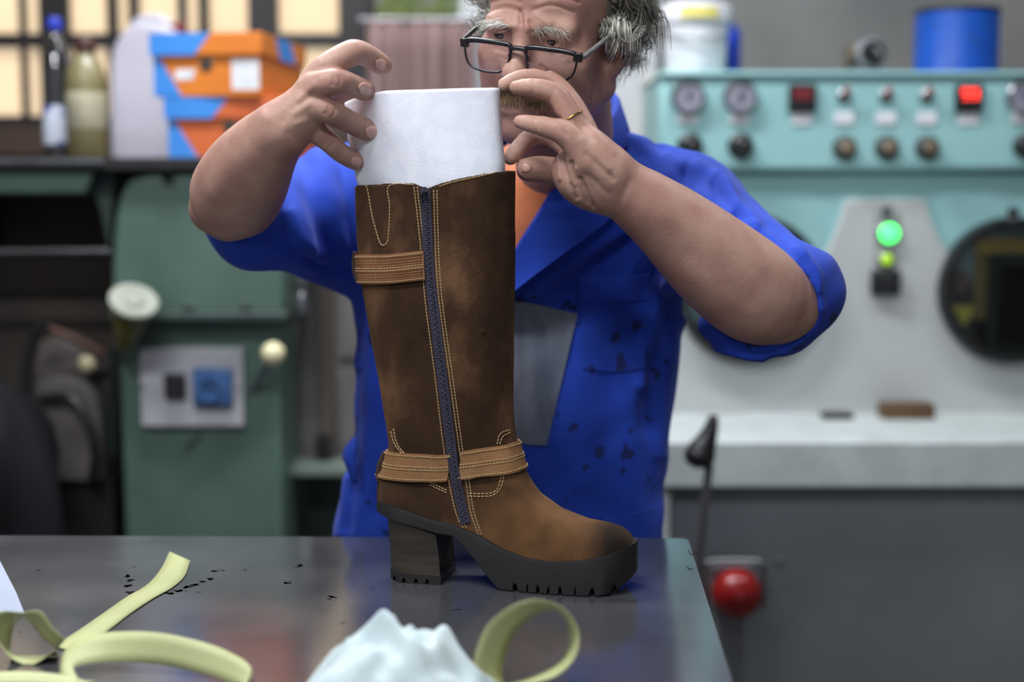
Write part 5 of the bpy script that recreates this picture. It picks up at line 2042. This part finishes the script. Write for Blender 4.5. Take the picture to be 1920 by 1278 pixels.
strands('hair', roots, M_hair)
strands('dark_hair', roots2, mat('dark_grey_locks', (150, 146, 135), .5, rgb2=(110, 106, 98), scale=70, spec=.4))
strands('silver_hair', roots3, M_hairl)
# dark undercoat of hair lying on the scalp
hv, hq = surfnet([hball((0, .020, .047), (.080, .097, .088), .01), ('s', (lambda q: (lambda l: np.where(np.abs(l[:, 0]) > .062, l[:, 1] + .030, np.minimum(l[:, 1] - .0, .11 - l[:, 2]) * 1.0))((q - HT) @ HR) * 1.0), .008), ('s', lambda q: ((q - HT) @ HR)[:, 2] + .045, .008)], HT - .15, HT + .17, .004, 2)
qmesh('scalp_hair', hv, hq, mat('dark_grey_hair', (126, 122, 112), .8, rgb2=(98, 94, 87), scale=120, bump=.6, bscale=300), person)

bro = []
for s in (-1, 1):
    for i in range(85):
        t_ = RNG.random()
        x, z = s * (.012 + .036 * t_), .0115 + .003 * math.sin(t_ * 3.1) + RNG.normal() * .0020
        p_ = hw(x, -.12, z)
        h = pbvh.ray_cast(Vector(p_), Vector(HR @ np.array([0, 1., 0])))
        if h[0] is None:
            continue
        d = HR @ nrm(np.array([s * (.6 + .5 * t_), -.55, .35 - .5 * t_ + RNG.normal() * .35]))
        bro.append((curl(np.array(h[0]), d, RNG.uniform(.010, .019), .0012, .5, .25, 7), .00022))
strands('eyebrows', bro, M_hairl)
mou = []
for i in range(300):
    x = RNG.uniform(-.028, .028)
    z = -.0575 - abs(x) * .18 + RNG.normal() * .0035
    h = pbvh.ray_cast(Vector(hw(x, -.15, z)), Vector(HR @ np.array([0, 1., 0])))
    if h[0] is None:
        continue
    d = HR @ nrm(np.array([x * 22 + RNG.normal() * .2, -.45, -.8]))
    mou.append((curl(np.array(h[0]), d, RNG.uniform(.011, .017), .0008, .4, .2, 6), .0004))
strands('moustache', mou, mat('brown_grey_moustache', (160, 132, 98), .6, rgb2=(120, 98, 72), scale=90))

# ------------------------------------------------------------------ spectacles
gl_t = thing('spectacles', 'black framed rectangular spectacles low on the nose of the person', 'glasses', hw(0, -.118, -.017))
GT = np.array([.006, -.116, -.0185])
M_frame = mat('black_acetate', (16, 16, 20), .25, rgb2=(24, 24, 30), scale=40)
M_glass = thin_glass('spectacle_lens', (248, 246, 250), .05, .01)


def gw(x, z, y=0.0):
    x *= 1.05
    return hw(GT[0] + x, GT[1] + y + 1.1 * x * x, GT[2] + z)


for s in (-1, 1):
    lx = [(.0085, .0105), (.012, .0145), (.036, .0150), (.060, .0135), (.0655, .009), (.064, -.006), (.057, -.0155), (.040, -.0190), (.022, -.0175), (.0125, -.010)]
    ring = poly_at([gw(s * x, z) for x, z in lx + lx[:1]], 60)[:-1]
    rr = [.0013 + .0017 * np.clip((((p - HT) @ HR)[2] - GT[2] - .004) / .008, 0, 1) for p in ring]
    fr_o = obj('rim', MB().tube(ring, rr, 8, closed=True), M_frame, gl_t, smooth=180)
    cen = ring.mean(0)
    m = MB()
    dn = HR @ np.array([0, -.0006, 0])
    nr0 = len(ring)
    vv = [cen + (p - cen) * f_ + dn * (1 - f_) * 1.5 for f_ in (.985, .6) for p in ring] + [cen + dn * 1.5]
    m.add(vv, [(i, (i + 1) % nr0, nr0 + (i + 1) % nr0, nr0 + i) for i in range(nr0)] + [(nr0 + i, nr0 + (i + 1) % nr0, 2 * nr0) for i in range(nr0)])
    obj('lens', m, M_glass, gl_t, smooth=180)
    p0, p1, p2, p3 = gw(s * .064, .0105), gw(s * .072, .0105, .004), hw(s * .080, -.03, .004), hw(s * .080, .025, .016)
    obj('temple', MB().tube([p0, p1, p2, p3], [.0028, .0030, .0026, .0022], 8), M_frame if s < 0 else mat('reflection_toned_temple', (150, 150, 146), .3, rgb2=(110, 110, 108), scale=30), gl_t, smooth=180)  # right temple paler than the frame: a whitish reflection painted into its colour
    obj('end_piece', MB().box(gw(s * .0665, .0095, .001), (.010, .006, .010), HR), M_frame, gl_t, bevel=.0012)
obj('bridge', MB().tube(poly_at([gw(-.010, .010), gw(-.005, .0118), gw(.005, .0118), gw(.010, .010)], 10), .0028, 8), M_frame, gl_t, smooth=180)
for s in (-1, 1):
    obj('nose_pad', MB().tube([gw(s * .0105, .004), gw(s * .0095, -.004, .005)], .0018, 8), M_frame, gl_t, smooth=180)

# ------------------------------------------------------------------ wedding ring
a, b = P(1068, 217, 1.548), P(1043, 178, 1.55)
ax = nrm(b - a)
c_ = a + (a - b) * .12
u_ = nrm(np.cross(ax, (0, 1, .2)))
w_ = np.cross(ax, u_)
rg = obj('gold_ring', MB().tube([c_ + M(24.3, 1.55) * (math.cos(t_) * u_ + math.sin(t_) * w_) for t_ in np.linspace(0, 2 * math.pi, 48, endpoint=False)], .0008, 8, closed=True), mat('gold', (232, 190, 96), .2, metal=1.0, rgb2=(222, 178, 84), scale=60), None, origin=c_, smooth=180)
tag(rg, 'thin gold ring on the finger beside the foam sheet', 'ring')
# ------------------------------------------------------------------ clothes
def fabric(name, c1, c2, stains=True):
    m = mat(name, c1, .85, rgb2=c2, scale=9, detail=3, spec=.2, sheen=.06)
    nt = m.node_tree
    b = nt.nodes['Principled BSDF']
    tc = nt.nodes.new('ShaderNodeTexCoord')
    base = b.inputs['Base Color'].links[0].from_socket
    if stains:
        n = nt.nodes.new('ShaderNodeTexNoise')
        n.inputs['Scale'].default_value, n.inputs['Detail'].default_value = 34, 3
        nt.links.new(tc.outputs['Object'], n.inputs['Vector'])
        r = nt.nodes.new('ShaderNodeValToRGB')
        r.color_ramp.elements[0].position, r.color_ramp.elements[1].position = .63, .67
        nt.links.new(n.outputs['Fac'], r.inputs[0])
        # stains only sit on the lower front
        sx = nt.nodes.new('ShaderNodeSeparateXYZ')
        nt.links.new(tc.outputs['Object'], sx.inputs[0])
        mr = nt.nodes.new('ShaderNodeMapRange')
        z0 = P(960, 470, 1.82)[2]
        z1 = P(960, 560, 1.82)[2]
        mr.inputs['From Min'].default_value, mr.inputs['From Max'].default_value = z0, z1
        nt.links.new(sx.outputs[2], mr.inputs['Value'])
        mu = nt.nodes.new('ShaderNodeMath')
        mu.operation = 'MULTIPLY'
        nt.links.new(r.outputs[0], mu.inputs[0])
        nt.links.new(mr.outputs[0], mu.inputs[1])
        mu2 = nt.nodes.new('ShaderNodeMath')
        mu2.operation = 'MULTIPLY'
        mu2.inputs[1].default_value = .75
        nt.links.new(mu.outputs[0], mu2.inputs[0])
        x = nt.nodes.new('ShaderNodeMix')
        x.data_type = 'RGBA'
        nt.links.new(mu2.outputs[0], x.inputs[0])
        nt.links.new(base, x.inputs[6])
        x.inputs[7].default_value = lin((30, 32, 46)) + (1,)
        nt.links.new(x.outputs[2], b.inputs['Base Color'])
    w = nt.nodes.new('ShaderNodeTexNoise')
    w.inputs['Scale'].default_value = 900
    nt.links.new(tc.outputs['Object'], w.inputs['Vector'])
    bp = nt.nodes.new('ShaderNodeBump')
    bp.inputs['Strength'].default_value, bp.inputs['Distance'].default_value = .25, .0006
    nt.links.new(w.outputs['Fac'], bp.inputs['Height'])
    nt.links.new(bp.outputs[0], b.inputs['Normal'])
    return m


M_blue = fabric('blue_cotton', (40, 72, 184), (32, 60, 162))
M_blue2 = fabric('blue_cotton_plain', (42, 74, 188), (36, 66, 170), False)
M_tee = mat('orange_tshirt', (226, 132, 86), .9, rgb2=(216, 122, 78), scale=14, sheen=.3)
M_patch = mat('grey_denim_patch', (116, 120, 134), .9, rgb2=(84, 90, 108), scale=14, stretch=(2, 2, .6), bump=.3, bscale=500)

TYc = 1.945
prof = [(300, 700, 1215, .085), (345, 620, 1290, .105), (400, 632, 1292, .118), (520, 664, 1282, .125), (650, 668, 1272, .128), (800, 664, 1254, .130), (900, 648, 1246, .132), (1005, 624, 1240, .134), (1150, 606, 1242, .136), (1300, 600, 1246, .138)]
tz = np.array([P(960, y, TYc)[2] for y, *_ in prof])
tl = np.array([P(l, y, TYc)[0] for y, l, r, d in prof])
tr = np.array([P(r, y, TYc)[0] for y, l, r, d in prof])
td = np.array([d for *_, d in prof])


def f_torso(p, inset=0.0):
    z = p[:, 2]
    l, r = np.interp(z, tz[::-1], tl[::-1]) + inset, np.interp(z, tz[::-1], tr[::-1]) - inset
    b = np.interp(z, tz[::-1], td[::-1]) - inset
    c, a = (l + r) / 2, (r - l) / 2
    n = 2.4
    q = ((np.abs(p[:, 0] - c) / a) ** n + (np.abs(p[:, 1] - TYc) / b) ** n) ** (1 / n)
    d = (q - 1) * np.minimum(a, b)
    return np.maximum(np.maximum(d, z - tz[0] - .01 + inset), .70 - z)


def half(p, x1, y1, x2, y2, Y=1.82):
    """signed distance (m) to the plane through a photo line; positive on the right of the direction"""
    x, y = project(p)
    dx, dy = x2 - x1, y2 - y1
    L = math.hypot(dx, dy)
    return ((x - x1) * -dy + (y - y1) * dx) / L * Y / FPX


def f_vneck(p):
    # wedge between the two lapel edges, cut into the front only
    right = half(p, 1150, 175, 965, 468)      # inside is on one side
    left_ = half(p, 880, 560, 905, 150)
    return np.maximum(np.maximum(-right, -left_), np.maximum(p[:, 1] - 1.93, -p[:, 1]))


def f_collarhole(p):
    return cone(P(1062, 300, 1.885), hw(0, .02, -.06), .074, .078)[1](p)


jacket = [('u', f_torso, .03),
          cone(P(1075, 322, 1.92), P(1280, 412, 1.89), .055, .082, .05),
          cone(P(1000, 330, 1.92), P(632, 405, 1.90), .055, .085, .05),
          cone(P(1282, 412, 1.89), P(1455, 562, 1.665), .083, .066, .03),
          cone(P(632, 405, 1.90), P(476, 416, 1.745), .086, .058, .03),
          cone(P(1046, 376, 1.880), P(985, 450, 1.890), .100, .100, .05)]
# rolled cuffs
jacket += [cone(P(1400, 590, 1.66), P(1500, 540, 1.68), .050, .052, .02), cone(P(480, 446, 1.715), P(530, 440, 1.735), .034, .044, .02)]
f_torso.keep = f_vneck.keep = f_collarhole.keep = True
tsh = [('u', lambda p: f_torso(p, .032), .03), cone(P(1046, 376, 1.874), P(975, 450, 1.89), .082, .080, .02), cone(neck_base - (0, .0, .03), P(1060, 420, 1.9), .074, .09, .04), cone(P(1075, 322, 1.92), P(1250, 420, 1.90), .04, .055, .05), cone(P(1000, 330, 1.92), P(660, 420, 1.90), .04, .055, .05)]


def bigger(js, d):
    J_ = [J(*j) for j in js]
    # the sleeve is rolled back, so nothing of it lies in front of the forearm
    return [('s', cone(a[0] - (0, h, 0), b[0] - (0, h, 0), a[1] + d, b[1] + d)[1], .006) for a, b in zip(J_, J_[1:]) for h in (0, .035, .07)]


JB = surfnet(jacket[:6], np.array([-.45, 1.6, .70]), np.array([.45, 2.12, P(960, 150, 1.9)[2]]), .006, 3)
jb0 = bvh_of(*JB)
jacket += bigger(fl_arm[1:], .006) + bigger(fr_arm[:], .005)
jacket += [('s', f_vneck, .006), ('s', f_collarhole, .01)]
lo = np.array([P(340, 0, 1.75)[0], 1.56, .68])
hi = np.array([P(1600, 0, 1.65)[0], 2.12, P(960, 150, 1.9)[2]])
jv, jq = surfnet(jacket, lo, hi, .0030, 2)

# folds of the smock, drawn where the photograph shows them
FO = []


def fold(pts, w, h):
    FO.append((pts, w * 1.3, h * .95))


# chest drape from shoulder to lapel and pocket
fold([(1215, 405), (1130, 450), (1000, 545)], 13, .012)
fold([(1215, 440), (1150, 480), (1070, 530)], 13, -.010)
fold([(1245, 430), (1190, 490), (1140, 560)], 13, .010)
fold([(1262, 470), (1215, 530), (1180, 640)], 11, -.010)
fold([(1275, 500), (1235, 570), (1200, 720)], 10, .009)
fold([(1230, 560), (1215, 680), (1210, 800)], 14, -.006)
fold([(1265, 600), (1250, 700), (1235, 850)], 10, .006)
fold([(1100, 620), (1080, 760), (1090, 900)], 24, .005)
fold([(1150, 640), (1140, 780), (1150, 940)], 22, -.005)
fold([(1195, 720), (1190, 860), (1200, 1000)], 18, .005)
fold([(1040, 860), (1060, 1000)], 20, -.004)
fold([(690, 540), (700, 700), (690, 900), (670, 1000)], 11, .006)
fold([(712, 560), (722, 760), (708, 960)], 9, -.006)
fold([(672, 700), (668, 860)], 6, -.004)
fold([(655, 900), (640, 1000)], 8, .006)
# right sleeve
fold([(1230, 268), (1270, 300), (1290, 350)], 9, -.007)
fold([(1255, 290), (1310, 330), (1335, 380)], 9, .007)
fold([(1345, 335), (1385, 385), (1420, 420)], 8, .007)
fold([(1380, 400), (1440, 425), (1480, 455)], 6, -.006)
fold([(1275, 600), (1290, 640)], 6, .006)
fold([(1340, 650), (1400, 660), (1470, 655)], 6, .006)
fold([(1175, 250), (1230, 290), (1300, 330)], 12, .004)
fold([(1200, 330), (1250, 350), (1330, 390)], 10, -.005)
fold([(1290, 320), (1330, 360), (1345, 400)], 9, -.006)
fold([(1310, 312), (1355, 345), (1375, 390)], 9, .006)
fold([(1340, 350), (1390, 410), (1400, 440)], 7, -.005)
fold([(1400, 410), (1460, 440), (1500, 480)], 9, .004)
fold([(1420, 440), (1490, 480), (1515, 520)], 6, -.005)
fold([(1500, 470), (1532, 520), (1538, 580)], 6, .005)
fold([(1300, 590), (1360, 640), (1430, 668)], 9, .006)
fold([(1290, 620), (1330, 655), (1400, 680)], 6, -.005)
fold([(1290, 560), (1300, 600), (1310, 640)], 7, -.006)
fold([(1310, 600), (1325, 640)], 6, .005)
# left sleeve
fold([(568, 300), (585, 370), (610, 440), (640, 500)], 13, -.006)
fold([(600, 300), (625, 380), (650, 470)], 14, .004)
fold([(640, 300), (655, 390), (668, 470)], 10, -.005)
fold([(545, 400), (560, 440), (600, 490)], 10, .004)
fold([(535, 430), (570, 470), (620, 508)], 8, -.004)
fold([(440, 455), (490, 470), (540, 475)], 7, .004)
fold([(500, 445), (560, 480), (610, 505)], 6, -.005)
jv = sculpt(jv, jq, FO)
# fine crumple everywhere
n_ = vnormals(jv, jq)
w1 = np.sin(jv @ np.array([41., 23, 17]) + 2.2 * np.sin(jv @ np.array([13., -19, 29])))
w2 = np.sin(jv @ np.array([-37., 31, 71]) + 1.7 * np.sin(jv @ np.array([33., 11, -27])))
jv = jv + n_ * (.0012 * w1 + .0009 * w2)[:, None]
jk = qmesh('work_smock', jv, jq, M_blue, person)
jk['label'] = 'blue cotton work smock with rolled sleeves'
jbvh = bvh_of(jv, jq)
tv, tq = surfnet(tsh, np.array([-.4, 1.78, .95]), np.array([.4, 2.12, neck_base[2] + .06]), .005, 2, cull=False)
ts = qmesh('tshirt', tv, tq, M_tee, person)


def panel(name, top, bot, n, m, off, th, material, lift_end=0.0, bv_=None):
    g, no = on_surface(bv_ or jbvh, top, bot, n, m)
    nm = np.zeros_like(no)
    for _ in range(6):
        pad = np.pad(no, ((1, 1), (1, 1), (0, 0)), 'edge')
        no = (pad[:-2, 1:-1] + pad[2:, 1:-1] + pad[1:-1, :-2] + pad[1:-1, 2:] + no) / 5
        pad = np.pad(g, ((1, 1), (1, 1), (0, 0)), 'edge')
        sm = (pad[:-2, 1:-1] + pad[2:, 1:-1] + pad[1:-1, :-2] + pad[1:-1, 2:]) / 4
        g[1:-1, 1:-1] = .5 * g[1:-1, 1:-1] + .5 * sm[1:-1, 1:-1]
    no = no / np.linalg.norm(no, axis=2)[..., None]
    k_ = np.linspace(0, 1, m)[None, :, None] ** 2
    return obj(name, MB().sheet(g + no * (off + lift_end * k_), no, th), material, jk, smooth=60)


panel('lapel', [(1112, 262), (1078, 308), (1046, 352), (1005, 414), (970, 468), (935, 522)], [(1150, 300), (1150, 350), (1134, 398), (1060, 458), (968, 532), (938, 560)], 40, 14, .007, .0025, M_blue2, .013, jb0)
panel('grey_patch', [(955, 562), (1000, 568), (1083, 588)], [(955, 828), (990, 832), (1025, 834)], 18, 22, .0015, .0016, M_patch)
panel('pocket_welt', [(1086, 518), (1120, 513), (1160, 515), (1218, 510)], [(1082, 563), (1120, 562), (1160, 563), (1214, 562)], 20, 7, .002, .0025, M_blue2)
panel('chest_pocket', [(1088, 562), (1150, 562), (1212, 562)], [(1092, 690), (1150, 696), (1208, 690)], 14, 14, .0008, .0012, M_blue)
panel('hip_pocket', [(1128, 968), (1180, 962), (1236, 945)], [(1128, 1040), (1180, 1040), (1236, 1035)], 14, 8, .002, .003, M_blue2)
# gaping side pocket on the left hip
gp_ = [P(664, 818, 1.9), P(648, 838, 1.87), P(644, 858, 1.865), P(655, 880, 1.86), P(664, 900, 1.86)]
gq_ = [P(672, 822, 1.86), P(668, 845, 1.845), P(666, 862, 1.84), P(668, 882, 1.84), P(670, 905, 1.845)]
ga, gb = poly_at(gp_, 14), poly_at(gq_, 14)
g = np.stack([ga, (ga + gb) / 2 + (-.004, -.004, 0), gb], 1)
obj('side_pocket', MB().sheet(g, np.broadcast_to(np.array([-.5, -.8, 0]), g.shape), .003), M_blue2, jk, smooth=180)

# collar standing round the neck and folded over
base = poly_at([P(1096, 318, 1.795), P(1122, 282, 1.82), P(1140, 250, 1.87), P(1135, 218, 1.94), P(1080, 205, 1.98), P(1000, 215, 1.97), P(948, 245, 1.92), P(920, 290, 1.85)], 40)
cen = base.mean(0)
prof_c = [(0, -.01), (.003, .016), (.005, .032), (.009, .037), (.015, .031), (.024, .004), (.030, -.016)]
g = np.zeros((40, len(prof_c), 3))
for i in range(40):
    o_ = base[i] - cen
    o_[2] = 0
    o_ = nrm(o_)
    sc_ = .75 + .25 * math.sin(math.pi * i / 39)
    for j, (a, h) in enumerate(prof_c):
        g[i, j] = base[i] + o_ * a + np.array([0, 0, h * sc_])
du, dv = np.gradient(g, axis=0), np.gradient(g, axis=1)
nn_ = np.cross(du, dv)
nn_ /= np.linalg.norm(nn_, axis=2)[..., None] + 1e-9
obj('collar', MB().sheet(g, nn_, .0025), M_blue2, jk, smooth=180)

# trousers and shoes below the table
tro = [cone((.05, 1.97, .84), (.09, 1.99, .45), .10, .08, .04), cone((.09, 1.99, .45), (.11, 2.0, .06), .08, .06, .02), cone((-.09, 1.97, .84), (-.13, 1.98, .45), .10, .08, .04), cone((-.13, 1.98, .45), (-.15, 1.99, .06), .08, .06, .02), cone((-.09, 1.96, .86), (.05, 1.96, .86), .11, .11, .05)]
tv, tq = surfnet(tro, np.array([-.3, 1.8, -.02]), np.array([.4, 2.2, 1.05]), .008, 2)
qmesh('trousers', tv, tq, mat('dark_trousers', (38, 42, 60), .9, rgb2=(30, 34, 50), scale=12), person)
for x in (-.15, .11):
    sv_, sq_ = surfnet([cone((x, 2.0, .05), (x, 1.87, .038), .045, .038, .02), ('s', lambda q: q[:, 2] - .002, .002)], np.array([x - .1, 1.75, -.03]), np.array([x + .1, 2.1, .12]), .005, 2)
    qmesh('shoe', sv_, sq_, M_blackm, person)
